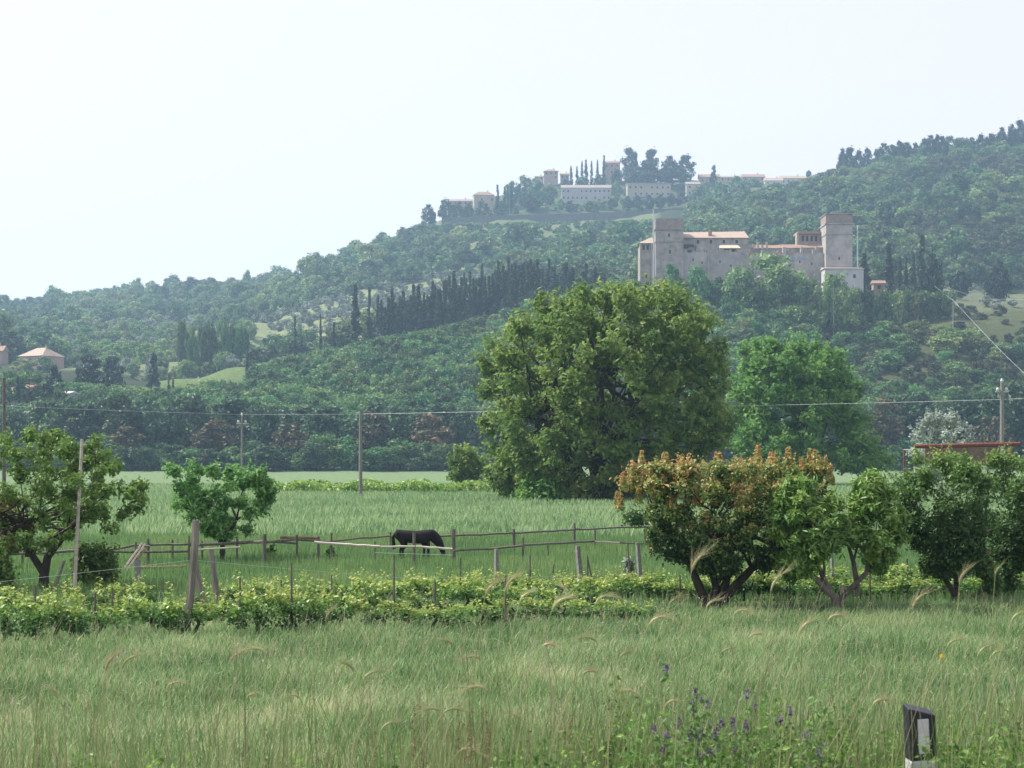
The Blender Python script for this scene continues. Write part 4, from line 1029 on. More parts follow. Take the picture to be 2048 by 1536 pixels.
bigtree('walnut_tree', 'small light green flat-topped tree beside the paddock fence', 'tree', 445, 61,
    [(930, 345, 380), (945, 333, 540), (965, 328, 553), (1000, 335, 552), (1030, 345, 535), (1055, 395, 510), (1078, 420, 475)], 75, .25, 120, .095, L_walnut, BARK, .1, 7,
    [[(0, 0, 0), (0, 0, .5), (0, 0, .85)], [(0, 0, .6), (-.5, 0, 1.4)], [(0, 0, .6), (.5, 0, 1.5)]], seed=32, aspect=1.8, tb=.5)
bigtree('field_bush', 'dark bush low under the left fruit tree', 'bush', 185, 48, [(1095, 150, 220), (1120, 140, 238), (1160, 145, 235), (1178, 160, 215)], 26, .22, 200, .08, L_left, BARK, .04, 3, [[(0, 0, 0), (0, 0, .4)]], seed=33, flat=1.2)
bigtree('field_bush', 'green bush at the left edge of the vineyard', 'bush', -5, 45, [(1105, -30, 12), (1140, -40, 28), (1185, -40, 30)], 20, .25, 200, .08, L_left, BARK, .04, 3, [[(0, 0, 0), (0, 0, .4)]], seed=34)
for i, (px, D, y0, w) in enumerate([(540, 63, 1090, 22), (1258, 49, 1120, 14), (1690, 60, 1120, 40), (660, 62, 1095, 14)]):
    bigtree('weed_clump', ['dark weed clump by the paddock rail, left of the pony', 'tall pale flowering weed beside the right concrete post', 'weed clump under the forked fruit tree', 'small weed clump at the foot of the fence'][i], 'weed', px, D,
        [(y0, px - w / 3, px + w / 3), (y0 + 18, px - w / 2, px + w / 2), (y0 + 34, px - w / 2.2, px + w / 2.2)], 8, .13, 60, .09, L_olive if i == 1 else L_weed, BARK, .02, 2, [[(0, 0, 0), (0, 0, .2)]], seed=36 + i)

# ------------------------------------------------------------------ paddock fence
def at_post(q, px, D, ytop, r, lean=0.0, sides=7):
    b_ = g(px, D); t_ = P(px + lean, ytop, D)
    q.tube([b_ - [0, 0, .2], (b_ + t_) / 2, t_], [r * 1.1, r, r * .95], sides)
fence = empty('paddock_fence', g(700, 60), 'low wooden post-and-rail paddock fence in front of the dark pony', 'fence')
fo = np.array(fence.location)
def fpost(px, D, yt, r=.055, lean=0, mat=WOODD):
    q = Geo(); b_ = g(px, D) - fo; t_ = P(px + lean, yt, D) - fo
    r *= .72; q.tube([b_ - [0, 0, .2], (b_ + t_) / 2, t_], [r * 1.1, r, r * .95], 7); q.build('post', mat, fence)
def frail(pts_, r=.04, mat=WOODD):
    q = Geo(); pp = np.array([P(*t_) for t_ in pts_]) - fo
    ex = []
    for a_, b_ in zip(pp[:-1], pp[1:]):
        for k in range(4): ex.append(a_ + (b_ - a_) * k / 4 + np.random.RandomState(int(abs(a_[0] * 7)) + k).normal(0, .008, 3))
    ex.append(pp[-1]); q.tube(ex, r, 6); q.build('rail', mat, fence)
for t_ in [(272, 57, 1084), (296, 58, 1077, .07), (345, 60, 1080), (378, 58, 1072), (404, 60, 1082), (474, 60, 1076), (529, 59, 1068, .1), (594, 60, 1070), (637, 60, 1073, .065), (663, 61, 1066), (750, 60, 1083, .045), (828, 58, 1066, .075), (907, 59, 1058, .1),
           (781, 66, 1064), (1028, 66, 1058, .08), (1046, 60, 1075), (1149, 72, 1046, .07), (1190, 68, 1060), (1095, 64, 1090), (60, 58, 1100), (45, 57, 1108), (172, 58, 1092), (220, 58, 1094), (1290, 72, 1060), (1380, 72, 1052)]:
    fpost(*t_)
frail([(-40, 1112, 57), (60, 1106, 57), (210, 1100, 57)], .05)
frail([(205, 1102, 57.5), (272, 1090, 57.5), (300, 1093, 57.5)]); frail([(200, 1104, 57), (345, 1103, 58), (380, 1103, 58)])
frail([(296, 1090, 58), (378, 1088, 58), (400, 1090, 58)]); frail([(378, 1090, 59), (474, 1086, 60), (529, 1083, 59)], .055); frail([(390, 1099, 58), (474, 1095, 59), (480, 1095, 59)], .03, WOODP)
frail([(474, 1085, 60), (529, 1083, 59), (594, 1087, 60)]); frail([(529, 1085, 59), (594, 1079, 60), (663, 1084, 61)])
frail([(560, 1075, 61), (605, 1076, 61), (640, 1076, 61)], .05, WOODB)
frail([(640, 1084, 60), (720, 1076, 64), (781, 1072, 66)], .035); frail([(880, 1072, 66), (960, 1069, 66), (1028, 1065, 66)]); frail([(1028, 1066, 66), (1090, 1063, 68), (1149, 1059, 72)]); frail([(1149, 1059, 72), (1240, 1055, 72), (1400, 1050, 72)])
frail([(628, 1084, 58), (700, 1089, 57.8), (760, 1093, 57.6)], .045, WOODP); frail([(758, 1093, 57.6), (800, 1093, 57.6), (830, 1093, 57.6)], .035, WOODP); frail([(832, 1093, 57.4), (870, 1096, 57.4), (905, 1098, 57.4)], .04, WOODP)
frail([(907, 1101, 58.6), (980, 1097, 60), (1046, 1091, 60)]); frail([(1046, 1090, 60), (1110, 1087, 64), (1190, 1082, 67)]); frail([(1190, 1083, 67), (1240, 1085, 60), (1290, 1087, 60)], .03)
frail([(276, 1136, 54), (325, 1135, 55), (372, 1132, 56)], .045, WOODB)
cable('fence_wire', 'thin pale wire strung before the pony', [P(750, 1105, 56), P(905, 1110, 56)], .006, STEEL)
# leaning boards
for k, (xa, ya, xb, yb_) in enumerate([(241, 1140, 284, 1086), (249, 1140, 290, 1088), (256, 1138, 292, 1096), (244, 1136, 280, 1098)]):
    q = Geo(); a_ = P(xa, ya, 56); a_[2] = float(gz(a_[0], 56)); b_ = P(xb, yb_, 57.2); rod(q, a_, b_, .035, 4)
    tag(q.build('leaning_board', WOODP if k < 2 else WOODB), 'pale board leaning on the fence, %s of four from the left' % ORD[[0, 2, 3, 1][k]], 'board', 'boards leaning on the fence')

# ------------------------------------------------------------------ vineyard posts and stakes
def postthing(name, label, cat, px, yb, yt, D, r, mat, lean=0, square=False, group=None, bend=0):
    b_ = g(px, D); root = None
    q = Geo(); t_ = P(px + lean, yt, D) - b_
    n_ = 6; tt = np.linspace(0, 1, n_)
    pts_ = [np.array([t_[0] * k + bend * math.sin(k * 3.1), t_[1] * k, t_[2] * k]) for k in tt]
    pts_[0] = pts_[0] - [0, 0, .2]
    q.tube(pts_, np.linspace(r * 1.1, r * .92, n_), 4 if square else 7)
    return tag(q.build(name, mat, loc=b_), label, cat, group)
postthing('vineyard_post', 'tall leaning weathered wooden end post of the front vine row', 'post', 368, 1285, 1040, 35, .08, WOODG, 23, bend=.05)
postthing('brace_post', 'slanting brace behind the tall leaning post', 'post', 413, 1215, 1128, 39, .07, WOODG, -22)
postthing('vineyard_post', 'grey post just right of the brace', 'post', 437, 1212, 1098, 41, .07, WOODG, -15)
postthing('vineyard_post', 'short grey post right of the leaning boards', 'post', 275, 1205, 1120, 45, .075, CONC, 1)
postthing('vineyard_post', 'concrete post centre, left of the other two', 'post', 993, 1182, 1098, 46, .065, CONC, 0, True)
postthing('vineyard_post', 'middle concrete post leaning slightly left', 'post', 1164, 1188, 1092, 45, .075, CONC, -9, True)
postthing('vineyard_post', 'right concrete post beside the red-tipped tree', 'post', 1282, 1172, 1085, 47, .07, CONC, -7, True)
postthing('vineyard_post', 'pale post behind the forked fruit tree', 'post', 1664, 1172, 1110, 48, .05, CONC, 0, True)
postthing('vineyard_post', 'short pale post leaning against the forked trunk', 'post', 1688, 1225, 1170, 43, .05, WOODP, -6)
postthing('vineyard_post', 'pale post between the stems of the red-tipped tree', 'post', 1518, 1210, 1140, 45, .05, CONC, -8, True)
postthing('tall_pole', 'tall thin pale pole standing through the left fruit tree', 'pole', 148, 1180, 878, 45.5, .045, WOODP, 16)
postthing('prop_post', 'thin prop leaning beside the left trunk', 'post', 104, 1186, 1120, 45.5, .045, WOODG, 24)
stakes = [(583, 1245, 1125, 36), (663, 1190, 1150, 40), (752, 1198, 1165, 40), (788, 1205, 1110, 39), (870, 1200, 1160, 40), (921, 1172, 1115, 45), (1060, 1170, 1110, 46), (1011, 1225, 1150, 37), (1192, 1168, 1117, 46, -17), (1175, 1165, 1112, 46), (1100, 1170, 1128, 46, 8), (1263, 1160, 1085, 47, -8), (1817, 1185, 1118, 46, -3), (565, 1182, 1160, 42, -3),
          (70, 1240, 1170, 35), (190, 1240, 1185, 36), (225, 1240, 1175, 36), (480, 1235, 1155, 37), (1360, 1195, 1150, 42), (1580, 1200, 1150, 42), (1740, 1200, 1140, 43), (1760, 1190, 1130, 45)]
for k, t_ in enumerate(sorted(stakes)):
    px, yb, yt, D = t_[:4]; ln = t_[4] if len(t_) > 4 else 0
    postthing('vine_stake', '%s thin dark vine stake from the left' % orde(k), 'stake', px, yb, yt, D, .022, WOODD, ln, group='thin stakes of the vineyard')
cable('trellis_wire', 'thin wire strung along the front vine row', [P(-60, 1170, 33.5), P(385, 1120, 35), P(790, 1155, 38), P(1290, 1150, 42)], .003, STEEL)

# ------------------------------------------------------------------ vines
vt_ = []
for v_ in range(6):
    rng = np.random.RandomState(200 + v_)
    root = empty('grapevine', (0, 0, -500), '', 'grapevine')
    n_ = 15; H = .98
    cc = np.stack([rng.uniform(-.6, .6, n_), rng.uniform(-.22, .22, n_), rng.uniform(.28, .84, n_)], 1)
    rr = rng.uniform(.14, .25, n_)
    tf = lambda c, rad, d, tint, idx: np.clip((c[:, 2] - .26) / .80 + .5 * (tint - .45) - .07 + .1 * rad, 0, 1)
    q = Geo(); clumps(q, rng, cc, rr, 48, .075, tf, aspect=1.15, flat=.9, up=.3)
    # upright young shoots
    for k in range(7):
        x_, y_ = rng.uniform(-.55, .55), rng.uniform(-.15, .15); h_ = rng.uniform(.95, 1.34)
        m_ = 9; t_ = np.linspace(0, 1, m_)
        c = np.stack([x_ + rng.normal(0, .03, m_), y_ + rng.normal(0, .03, m_), .8 + (h_ - .8) * t_], 1)
        leaves(q, c, rng.normal(0, .6, (m_, 3)) + [0, 0, .5], .085 * (1.2 - .6 * t_), np.clip(.62 + .3 * t_ + rng.normal(0, .1, m_), 0, 1), rng, 1.2)
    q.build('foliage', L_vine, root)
    q = Geo(); q.tube([(0, 0, -.1), (.03, 0, .2), (-.04, .02, .4), (.02, 0, .62)], [.05, .04, .035, .02], 6); q.build('trunk', BARK, root)
    vt_.append(root)
rng = np.random.RandomState(77)
ROWN = ['front', 'second', 'third', 'fourth', 'right-hand front']
vu = set()
row_lines = [((-160, 33.0), (1320, 39.0)), ((-160, 36.4), (1240, 41.8)), ((-160, 40.2), (2250, 47.0)), ((450, 44), (2250, 50.0)), ((1220, 44.4), (2250, 45.0))]
for r_, ((pa, da), (pb, db)) in enumerate(row_lines):
    xa, xb = (pa - 1024) * da / F, (pb - 1024) * db / F
    n_ = int((xb - xa) / (.88 if r_ == 0 else 1.0)); k_ = 0
    for i in range(n_):
        t_ = (i + .5) / n_; X = xa + (xb - xa) * t_ + rng.uniform(-.12, .12); D = da + (db - da) * t_ + rng.uniform(-.08, .08)
        px = 1024 + F * X / D
        if rng.uniform() < (0, .06, .12, .3, .05)[r_]: continue
        sc = .84 * rng.uniform(.8, 1.15) * ((1.0, .9, .78, .72, .74)[r_] if px < 1250 else .7) * (.72 if r_ == 0 and px > 720 else 1)
        if r_ == 1 and px < 640: sc *= .9
        v_ = vt_[rng.randint(6)]; rz = rng.uniform(-.15, .15) + (math.pi if rng.uniform() < .5 else 0) + math.atan2(db - da, xb - xa)
        if -20 < px < 2070: lab = '%s vine from the left in the %s vineyard row' % (orde(k_), ROWN[r_]); k_ += 1
        else: lab = 'grapevine beyond the edge of the %s row' % ROWN[r_]
        loc = (X, D, float(gz(X, D)))
        if v_.name not in vu:
            vu.add(v_.name); v_.location = loc; v_.rotation_euler = (0, 0, rz); v_.scale = (1, 1, sc); v_['label'] = lab; v_['group'] = 'grapevines in the %s row' % ROWN[r_]
        else: dup(v_, loc, rz, (1, 1, sc), lab, 'grapevines in the %s row' % ROWN[r_])
# far strip of young vines across the crop field
q = Geo(); rng = np.random.RandomState(9)
n_ = 9000
X = rng.uniform((470 - 1024) * 186 / F, (1085 - 1024) * 186 / F, n_); Y = rng.choice([178., 184., 190.], n_) + rng.normal(0, .4, n_)
Z = gz(X, Y) + rng.uniform(.1, 1, n_) ** 1 * 1.15 + .25 * np.sin(X * 1.1)
leaves(q, np.stack([X, Y, Z], 1), rng.normal(0, .7, (n_, 3)) + [0, -.2, .5], np.full(n_, .3), np.clip(.62 + rng.normal(0, .15, n_), 0, 1), rng, 1.2)
tag(q.build('young_vines', L_vine), 'yellow-green strip of young vines across the crop field', kind='stuff')

# ------------------------------------------------------------------ the pony
pony = empty('pony', g(831, 62), 'dark pony grazing with its head down behind the pale rail', 'pony', rz=0.12)
def skin(name, chains, mat, parent, levels=2, root=0):
    me = bpy.data.meshes.new(name)
    vs, es, rd_ = [], [], []
    keys = {}
    for ch in chains:
        prev = None
        for (x_, y_, z_, ra, rb) in ch:
            k = (round(x_, 4), round(y_, 4), round(z_, 4))
            if k not in keys: keys[k] = len(vs); vs.append((x_, y_, z_)); rd_.append((ra, rb))
            i_ = keys[k]
            if prev is not None and prev != i_: es.append((prev, i_))
            prev = i_
    me.from_pydata(vs, es, [])
    o = bpy.data.objects.new(name, me); COL.objects.link(o); o.parent = parent
    sk = o.modifiers.new('skin', 'SKIN'); sk.use_smooth_shade = True
    for i_, r_ in enumerate(rd_):
        me.skin_vertices[0].data[i_].radius = r_
    me.skin_vertices[0].data[root].use_root = True
    sb = o.modifiers.new('sub', 'SUBSURF'); sb.levels = levels; sb.render_levels = levels
    dg = bpy.context.evaluated_depsgraph_get()
    m2 = bpy.data.meshes.new_from_object(o.evaluated_get(dg))
    o.modifiers.clear(); o.data = m2; m2.materials.clear(); m2.materials.append(mat)
    for p_ in m2.polygons: p_.use_smooth = True
    return o
HZ = 1.0
trunk_ = [(-.70, 0, .78, .10, .10), (-.60, 0, .83, .19, .19), (-.50, 0, .86, .25, .25), (-.36, 0, .86, .25, .25), (-.12, 0, .77, .24, .24), (.14, 0, .76, .24, .25), (.36, 0, .83, .25, .28), (.52, 0, .85, .18, .22), (.55, 0, .84, .17, .22)]
neck = [(.55, 0, .84, .17, .22), (.70, 0, .70, .14, .2), (.82, 0, .51, .10, .15), (.88, 0, .37, .085, .11), (.93, 0, .22, .065, .08), (.97, 0, .08, .05, .055)]
hl = lambda s_, dx: [(-.50, 0, .86, .25, .25), (-.50 + dx, s_ * .13, .66, .10, .13), (-.40 + dx, s_ * .14, .50, .075, .09), (-.52 + dx, s_ * .14, .34, .045, .05), (-.50 + dx, s_ * .14, .12, .035, .035), (-.47 + dx, s_ * .14, .02, .05, .05)]
fl = lambda s_, dx: [(.36, 0, .83, .25, .28), (.42 + dx, s_ * .13, .58, .08, .09), (.42 + dx, s_ * .13, .36, .048, .05), (.42 + dx, s_ * .13, .12, .034, .034), (.45 + dx, s_ * .13, .02, .048, .048)]
skin('body', [trunk_, neck, hl(-1, 0), hl(1, .10), fl(-1, 0), fl(1, -.12)], HORSE, pony, root=3)
q = Geo()
rng = np.random.RandomState(4)
for k in range(60):
    a_ = np.array([-.66, rng.uniform(-.04, .04), .95]); e_ = np.array([-.72 + rng.normal(0, .03), rng.normal(0, .04), .34 + rng.uniform(0, .12)])
    q.tube([a_, (a_ + e_) / 2 + [-.06, 0, .08], e_], [.028, .02, .006], 4)
q.build('tail', HAIR, pony)
q = Geo()
for k in range(70):
    t_ = k / 69; a_ = np.array([.45 + .42 * t_, 0, 1.06 - .58 * t_]); a_[2] -= .04
    e_ = a_ + [.05 + rng.normal(0, .02), -.12 + rng.normal(0, .03), -.16 + rng.normal(0, .03)]
    q.tube([a_, (a_ + e_) / 2 + [.02, -.03, .03], e_], [.022, .016, .005], 4)
q.build('mane', HAIR, pony)
for s_ in (-1, 1):
    q = Geo(); q.tube([(.84, s_ * .06, .44), (.87, s_ * .09, .50), (.90, s_ * .1, .56)], [.035, .028, .005], 6); q.build('ear', HORSE, pony)

pony.scale = (1.06, 1.04, 1.02)
# ------------------------------------------------------------------ grasses
def blades(name, label, mat, X, Y, h, w, tint, rng, seg=1, lean=.3, zoff=0, kind='stuff'):
    n_ = len(X); Z = gz(X, Y) + zoff
    a_ = rng.uniform(0, 6.28, n_)
    wx, wy = np.cos(a_) * w / 2, np.sin(a_) * w / 2
    b_ = rng.uniform(0, 6.28, n_); l_ = lean * h * rng.uniform(.2, 1, n_)
    lx, ly = np.cos(b_) * l_ + .04 * h, np.sin(b_) * l_
    B = np.stack([X, Y, Z - .02], 1); wv = np.stack([wx, wy, np.zeros(n_)], 1)
    T = B + np.stack([lx, ly, h], 1)
    q = Geo()
    if seg == 1: q.quads(np.stack([B - wv, B + wv, T + wv * .25, T - wv * .25], 1), tint)
    else:
        M = B + np.stack([lx * .3, ly * .3, h * .6], 1)
        q.quads(np.stack([B - wv, B + wv, M + wv * .8, M - wv * .8], 1), tint)
        q.quads(np.stack([M - wv * .8, M + wv * .8, T + wv * .1, T - wv * .1], 1), tint)
    return tag(q.build(name, mat), label, kind=kind)
def inview(n_, d0, d1, rng, margin=1.5, pw=1.0):
    Y = (d0 ** pw + (d1 ** pw - d0 ** pw) * rng.uniform(0, 1, n_)) ** (1 / pw)
    X = rng.uniform(-1, 1, n_) * (Y * .2926 * 1.12 + margin)
    return X, Y
def patch(X, Y, s=1.0):
    return (np.sin(X * 1.7 * s + 1.1 * np.sin(Y * .9 * s)) + np.sin(Y * 1.3 * s + 1.4 * np.sin(X * .8 * s) + 2) + np.sin(X * .5 * s - Y * .4 * s) + .6 * np.sin(X * 4.1 * s + Y * 3.3 * s)) / 3.6
rng = np.random.RandomState(300)
X, Y = inview(230000, 13, 43, rng, pw=1.5)
pt = patch(X, Y)
tn = np.clip(.46 + .34 * pt + .14 * patch(X, Y, 2.7) + rng.normal(0, .2, len(X)) - .008 * (Y - 26), 0, .97)
tn[rng.uniform(size=len(X)) < .015] = 1.0
h = (.13 + .17 * rng.uniform(size=len(X)) ** 1.5 + .07 * pt + .05 * patch(X, Y, 3.1)) * np.where(Y > 36, .9, 1)
blades('meadow_grass', 'pale green meadow grass in front of the vineyard', G_meadow, X, Y, np.maximum(h, .06), .015, tn, rng, 2, lean=.75)
EARS = leafmat('straw_seed_heads', [(0, (.22, .28, .12)), (.5, (.42, .42, .24)), (1, (.62, .56, .40))], .4, vary=0, hue=0)
# seed heads standing above the meadow
X, Y = inview(9500, 14, 42, rng, pw=1.5)
k_ = rng.uniform(size=len(X)) < .45 + .45 * patch(X, Y, .8); X, Y = X[k_], Y[k_]
q = Geo(); n_ = len(X); Z = gz(X, Y); hh = rng.uniform(.28, .5, n_); B = np.stack([X, Y, Z + hh * .4], 1)
lx = rng.normal(.04, .06, n_); T = np.stack([X + lx, Y + rng.normal(0, .04, n_), Z + hh], 1)
wv = np.array([[.003, 0, 0]]); q.quads(np.stack([B - wv, B + wv, T + wv, T - wv], 1), rng.uniform(.3, .8, n_))
dv = np.stack([lx * 1.2 + rng.normal(.02, .03, n_), rng.normal(0, .02, n_), rng.uniform(.0, .08, n_)], 1)
wv = np.stack([rng.uniform(.005, .012, n_), np.zeros(n_), rng.uniform(0, .004, n_)], 1); T2 = T + dv
q.quads(np.stack([T - wv * .5, T + dv * .5 - wv, T2, T + dv * .5 + wv], 1), np.clip(rng.normal(.62, .2, n_), 0, 1))
tag(q.build('meadow_seed_heads', EARS), 'straw coloured grass seed heads scattered over the meadow', kind='stuff')
X, Y = inview(120000, 43, 80, rng, pw=1.4)
pt = patch(X, Y, .5)
blades('paddock_grass', 'green grass of the paddock around the pony', G_pad, X, Y, .25 + .12 * rng.uniform(size=len(X)) + .07 * pt, .022, np.clip(.45 + .3 * pt + rng.normal(0, .18, len(X)), 0, 1), rng, 1)
X, Y = inview(150000, 80, 235, rng, pw=1.3)
pt = patch(X, Y, .13) * .45 + .3 * np.sin(Y * .35 + .3 * np.sin(X * .1)) + .5 * patch(X, Y * .7, .8)
h = .36 + .22 * rng.uniform(size=len(X)) + .2 * pt
blades('crop_field', 'blue-green knee-high crop in the level field', G_crop, X, Y, h, .10, np.clip(.5 + .35 * pt + rng.normal(0, .2, len(X)), 0, 1), rng, 1, lean=.6)

# --- plants of the road bank close to the camera
def bank_grass(n_, seed, name, label, mat, d0, d1, h0, h1, w, tmean, pxr=(-80, 2130), dens=None):
    rng = np.random.RandomState(seed)
    Y = rng.uniform(d0, d1, n_); px = rng.uniform(pxr[0], pxr[1], n_)
    X = (px - 1024) * Y / F
    if dens is not None:
        keep = rng.uniform(size=n_) < dens(px, Y); X, Y = X[keep], Y[keep]
    n2 = len(X)
    blades(name, label, mat, X, Y, rng.uniform(h0, h1, n2), w, np.clip(rng.normal(tmean, .2, n2), 0, 1), rng, 2, lean=.35)
bank_grass(15000, 401, 'bank_grass', 'tall green grass blades on the near road bank', G_tall, 6.5, 12, .30, .80, .0045, .5, dens=lambda px, Y: .25 + .75 * np.clip((px - 700) / 500, 0, 1))
bank_grass(620, 402, 'tall_bank_stalks', 'sparse tall straw coloured stalks on the near road bank', G_tall, 6.8, 9.6, .75, 1.3, .0045, .8)
def toph(px, y, D):
    b_ = g(px, D); return b_, CZ + (HY - y) * D / F - b_[2]
# wild barley stalks
def barley(px, y, D, lean, hl_, tint, rng, label):
    b_, h_ = toph(px, y, D)
    if h_ < .2: return
    root = empty('wild_barley', b_, label, 'grass stalk', 'wild barley stalks on the bank')
    n_ = 9; t_ = np.linspace(0, 1, n_)
    dx = lean * h_ * .35
    pts_ = np.stack([dx * t_ ** 2.5 - dx * .9 * 0, .05 * np.sin(t_ * 2), h_ * (t_ - .10 * abs(lean) * t_ ** 4)], 1)
    pts_[:, 0] -= dx
    q = Geo(); q.tube(pts_, np.linspace(.0022, .0012, n_), 4); q.build('stem', GSTEM, root)
    # ear bends over
    m_ = 7; e0 = pts_[-1]; dirv = pts_[-1] - pts_[-2]; ang = math.atan2(dirv[2], dirv[0]); ep = [e0]
    sgn = -1 if lean > 0 else 1
    for k in range(m_):
        ang += sgn * (.10 + .16 * abs(lean)); ep.append(ep[-1] + np.array([math.cos(ang), 0, math.sin(ang)]) * hl_ / m_)
    ep = np.array(ep); q = Geo()
    q.tube(ep, np.interp(np.linspace(0, 1, len(ep)), [0, .3, .8, 1], [.002, .0055, .0045, .001]), 5, tint=tint)
    quads = []
    for k in range(46):
        i_ = rng.randint(0, m_); c_ = ep[i_]; dd = ep[min(i_ + 1, m_)] - ep[max(i_ - 1, 0)]; dd /= np.linalg.norm(dd)
        v_ = dd + rng.normal(0, .17, 3); L_ = rng.uniform(.045, .085) * hl_ / .09
        sd_ = np.cross(v_, [0, 1, 0]); sd_ /= np.linalg.norm(sd_) + 1e-9; sd_ *= .0008
        quads.append([c_ - sd_, c_ + sd_, c_ + v_ * L_ + sd_ * .3, c_ + v_ * L_ - sd_ * .3])
    q.quads(np.array(quads), tint)
    q.build('ear', EAR, root)
GSTEM = surf('green_straw', (.16, .22, .07), (.3, .34, .14), 20)
EAR = leafmat('barley_ear', [(0, (.28, .34, .14)), (.6, (.52, .50, .28)), (1, (.46, .34, .22))], .4, vary=.2, hue=.01)
rng = np.random.RandomState(500)
BL = [(1470, 1202, .9), (905, 1275, -.6), (962, 1300, -.9), (975, 1345, -1), (1085, 1262, 1), (1195, 1262, -.8), (1040, 1190, .4), (1105, 1195, .5), (1192, 1190, .5), (1385, 1135, .2), (1300, 1222, .7), (1165, 1330, .8), (880, 1392, -1), (885, 1398, .9), (725, 1340, .6), (490, 1385, .7), (240, 1320, .5), (110, 1390, -.3), (530, 1280, -.8), (1990, 1285, .8), (1925, 1165, .1), (1995, 1150, .1),
      (650, 1240, .1), (205, 1345, .1), (1500, 1245, .9), (1440, 1300, .6), (1335, 1395, .8), (1280, 1385, -.6), (915, 1490, 1), (705, 1330, -.5), (600, 1385, -.8), (455, 1320, .4), (1750, 1385, .8), (1960, 1300, .5), (1600, 1260, .3), (1340, 1190, .5), (1250, 1205, -.3), (970, 1180, .3), (1010, 1178, .2), (1140, 1185, -.3), (1545, 1175, .2), (2030, 1220, .5), (1900, 1270, .7), (1830, 1205, .3),
      (1660, 1210, .8), (1415, 1200, .5), (330, 1360, .7), (760, 1450, .5), (1045, 1435, -.6), (1240, 1300, .6)]
for k, (p, y, ln) in enumerate(sorted(BL)):
    D = rng.uniform(6.6, 9.5)
    how = 'nodding to the right' if ln > .55 else 'nodding to the left' if ln < -.55 else 'nearly upright'
    barley(p, y, D, ln * .75, rng.uniform(.055, .10), rng.uniform(.1, .8), rng, '%s wild barley stalk from the left, %s' % (orde(k), how))
# reddish seed stems
rng = np.random.RandomState(501); n_ = 0
st = [(rng.uniform(820, 1000), rng.uniform(1400, 1480)) for _ in range(18)] + [(rng.uniform(60, 780), rng.uniform(1450, 1525)) for _ in range(12)] + [(rng.uniform(1040, 1240), rng.uniform(1400, 1480)) for _ in range(6)]
for k, (p, y) in enumerate(sorted(st)):
    D = rng.uniform(7.0, 9); b_, h_ = toph(p, y, D)
    if h_ < .15: continue
    q = Geo(); lx = rng.normal(0, .03)
    q.tube([(0, 0, 0), (lx * .4, 0, h_ * .5), (lx, 0, h_)], [.002, .0018, .001], 4)
    m_ = 26; t_ = rng.uniform(.68, 1, m_)
    c = np.stack([lx * t_, rng.normal(0, .004, m_), h_ * t_], 1) + rng.normal(0, .004, (m_, 3))
    leaves(q, c, rng.normal(0, 1, (m_, 3)), np.full(m_, .0075), .5, rng, 1.8)
    tag(q.build('sorrel_stem', REDST, loc=b_), '%s reddish seed stem from the left along the bottom' % orde(k), 'weed stem', 'reddish seed stems on the bank')
# leafy weeds, some with purple flowers
def herb(px, y, D, label, flower=None, name='leafy_weed', nst=7, spread=.16, lsz=.028, seed=0, tb=.45):
    rng = np.random.RandomState(seed)
    b_, H_ = toph(px, y, D)
    if H_ < .15: H_ = .15
    root = empty(name, b_, label, 'plant', 'flowering plants on the bank' if flower else 'leafy weeds on the bank')
    q = Geo(); L = Geo(); fl_ = []
    for k in range(nst):
        a_ = rng.uniform(0, 6.28); r_ = spread * rng.uniform(.1, 1) ; hh = H_ * (1 if k == 0 else rng.uniform(.6, .97))
        e_ = np.array([r_ * math.cos(a_), r_ * math.sin(a_), hh]); m1 = e_ * [.4, .4, .55]
        q.tube([(0, 0, 0), m1, e_], [.003, .0025, .0012], 4)
        n_ = int(26 + hh * 50); t_ = rng.uniform(.15, 1, n_)[:, None]
        c = 2 * t_ * (1 - t_) * m1 * 1.0 + t_ ** 2 * e_
        off = rng.normal(0, 1, (n_, 3)); off /= np.linalg.norm(off, axis=1)[:, None]; c = c + off * rng.uniform(.01, .05, n_)[:, None]
        leaves(L, c, off * .5 + rng.normal(0, .4, (n_, 3)) + [0, 0, .5], np.full(n_, lsz), np.clip(tb + .3 * (t_[:, 0] - .5) + rng.normal(0, .18, n_), 0, 1), rng, 1.5)
        fl_.append(e_)
    q.build('stem', GSTEM, root); L.build('foliage', L_weed, root)
    if flower:
        for e_ in fl_[:5]:
            f_ = Geo(); n_ = 34
            c = e_ + np.stack([rng.normal(0, .006, n_), rng.normal(0, .006, n_), rng.uniform(-.02, .018, n_)], 1)
            leaves(f_, c, rng.normal(0, 1, (n_, 3)), np.full(n_, .008), .5, rng, 1.3)
            f_.build('flower_head', flower, root)
rng = np.random.RandomState(600)
PF = [(1360, 1415), (1385, 1385), (1400, 1430), (1425, 1400), (1445, 1390), (1462, 1440), (1480, 1410), (1500, 1460), (1440, 1450), (1370, 1460), (1318, 1340), (1600, 1445), (1632, 1475), (1410, 1470), (1585, 1420)]
for k, (p, y) in enumerate(sorted(PF)):
    herb(p, y, rng.uniform(7, 8.6), '%s purple-flowered plant from the left on the bank' % ORD[k], PURPLE, 'purple_flower_plant', 6, .12, .018, 700 + k, .3)
LW = sorted([(rng.uniform(1000, 2060), rng.uniform(1455, 1525)) for _ in range(64)] + [(1230, 1350), (1245, 1395), (1540, 1380), (1560, 1370), (1210, 1420), (1700, 1340), (1690, 1400), (1905, 1420), (1960, 1400), (2010, 1390), (1930, 1440), (1985, 1430), (2035, 1420), (1895, 1460), (1780, 1440), (1740, 1450), (1060, 1455), (1300, 1440)] + [(rng.uniform(0, 800), rng.uniform(1495, 1530)) for _ in range(10)])
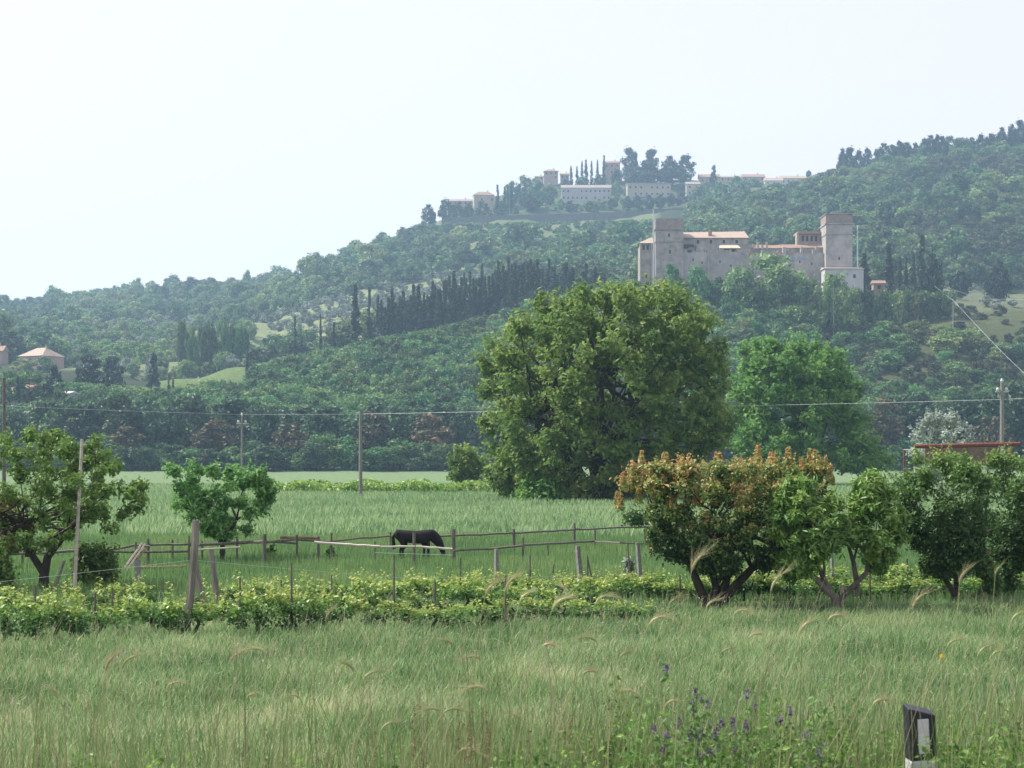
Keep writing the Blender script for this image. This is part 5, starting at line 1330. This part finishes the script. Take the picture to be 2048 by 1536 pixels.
for k, (p, y) in enumerate(LW):
    if 1810 < p < 1890 : y = max(y, 1490); Dw = 8.6
    else: Dw = rng.uniform(6.9, 9)
    herb(p, y, Dw, '%s green leafy weed from the left on the near bank' % orde(k), None, 'leafy_weed', 6, .2, rng.uniform(.014, .026), 800 + k, rng.uniform(.35, .65))
q = Geo(); b_, h_ = toph(1883, 1312, 9.5)
q.tube([(0, 0, 0), (.01, 0, h_ * .6), (0, 0, h_)], [.003, .002, .0015], 4)
yf = empty('yellow_flower', b_, 'single yellow flower above the roadside marker post', 'flower'); q.build('stem', GSTEM, yf)
q = Geo()
for k in range(8):
    a_ = k * .785; c_ = np.array([[math.cos(a_) * .008, -.003, h_ + math.sin(a_) * .008]]); leaves(q, c_, np.array([[.1, -1, .5]]), np.array([.014]), .5, rng, 1.3)
q.build('petal', YELLOW, yf)

# ------------------------------------------------------------------ road marker post
DM = 7.8
mb = g(1851, DM); sM = DM / F
mk = empty('marker_post', mb, 'leaning white roadside marker post with black slanted cap', 'marker post', rz=.12)
hT = CZ + (HY - 1413) * sM - mb[2]; hR = CZ + (HY - 1430) * sM - mb[2]; hB = CZ + (HY - 1518) * sM - mb[2]
wd = 28 * sM; dp = .035
def prism(z0, zl, zr, w0, d0):
    return ([(-w0, -d0, z0), (w0, -d0, z0), (w0, d0, z0), (-w0, d0, z0), (-w0, -d0, zl), (w0, -d0, zr), (w0, d0, zr + .02), (-w0, d0, zl + .02)],
            [(0, 3, 2, 1), (4, 5, 6, 7), (0, 1, 5, 4), (1, 2, 6, 5), (2, 3, 7, 6), (3, 0, 4, 7)])
q = Geo(); q.mesh(*prism(-.2, hB - .002, hB - .002, wd, dp)); body = q.build('body', WHITEP, mk)
q = Geo(); q.mesh(*prism(hB, hT, hR, wd, dp)); cap = q.build('cap', BLACKP, mk)
q = Geo(); q.mesh(*prism(hT - .0, hT + .006, hR + .006, wd + .001, dp + .001)); 
pz0, pz1 = hB + .03, hR - .012
q = Geo()
n_ = 8; out = []
for i in range(n_): 
    a_ = math.pi * i / (n_ - 1); out.append((math.cos(a_) * .0, 0))
q.box((.001, -dp - .002, (pz0 + pz1) / 2), (.052, .006, pz1 - pz0))
pn = q.build('reflector', PANEL, mk)
for ob in (body, cap, pn):
    bv = ob.modifiers.new('bevel', 'BEVEL'); bv.width = .006 if ob is not pn else .0025; bv.segments = 3
mk.rotation_euler = (0, R(-2.5), .18)

# ------------------------------------------------------------------ haze
q = Geo(); q.box((-50, 1330, 164), (5200, 2780, 336)); hz = q.build('haze', None)
hz.data.materials.clear()
hm = bpy.data.materials.new('haze_air'); hm.use_nodes = True
hn = hm.node_tree; hn.nodes.clear()
pv = hn.nodes.new('ShaderNodeVolumePrincipled'); pv.inputs['Density'].default_value = .00021; pv.inputs['Color'].default_value = (.50, .77, 1.0, 1); pv.inputs['Anisotropy'].default_value = .2
ho = hn.nodes.new('ShaderNodeOutputMaterial'); hn.links.new(pv.outputs[0], ho.inputs['Volume'])
hz.data.materials.append(hm); tag(hz, 'pale blue haze over the valley', kind='stuff')
# templates that were never placed
for lst, _h, _r in TR.values():
    for o in lst:
        if o.location.z < -400:
            for c in list(o.children): bpy.data.objects.remove(c)
            bpy.data.objects.remove(o)
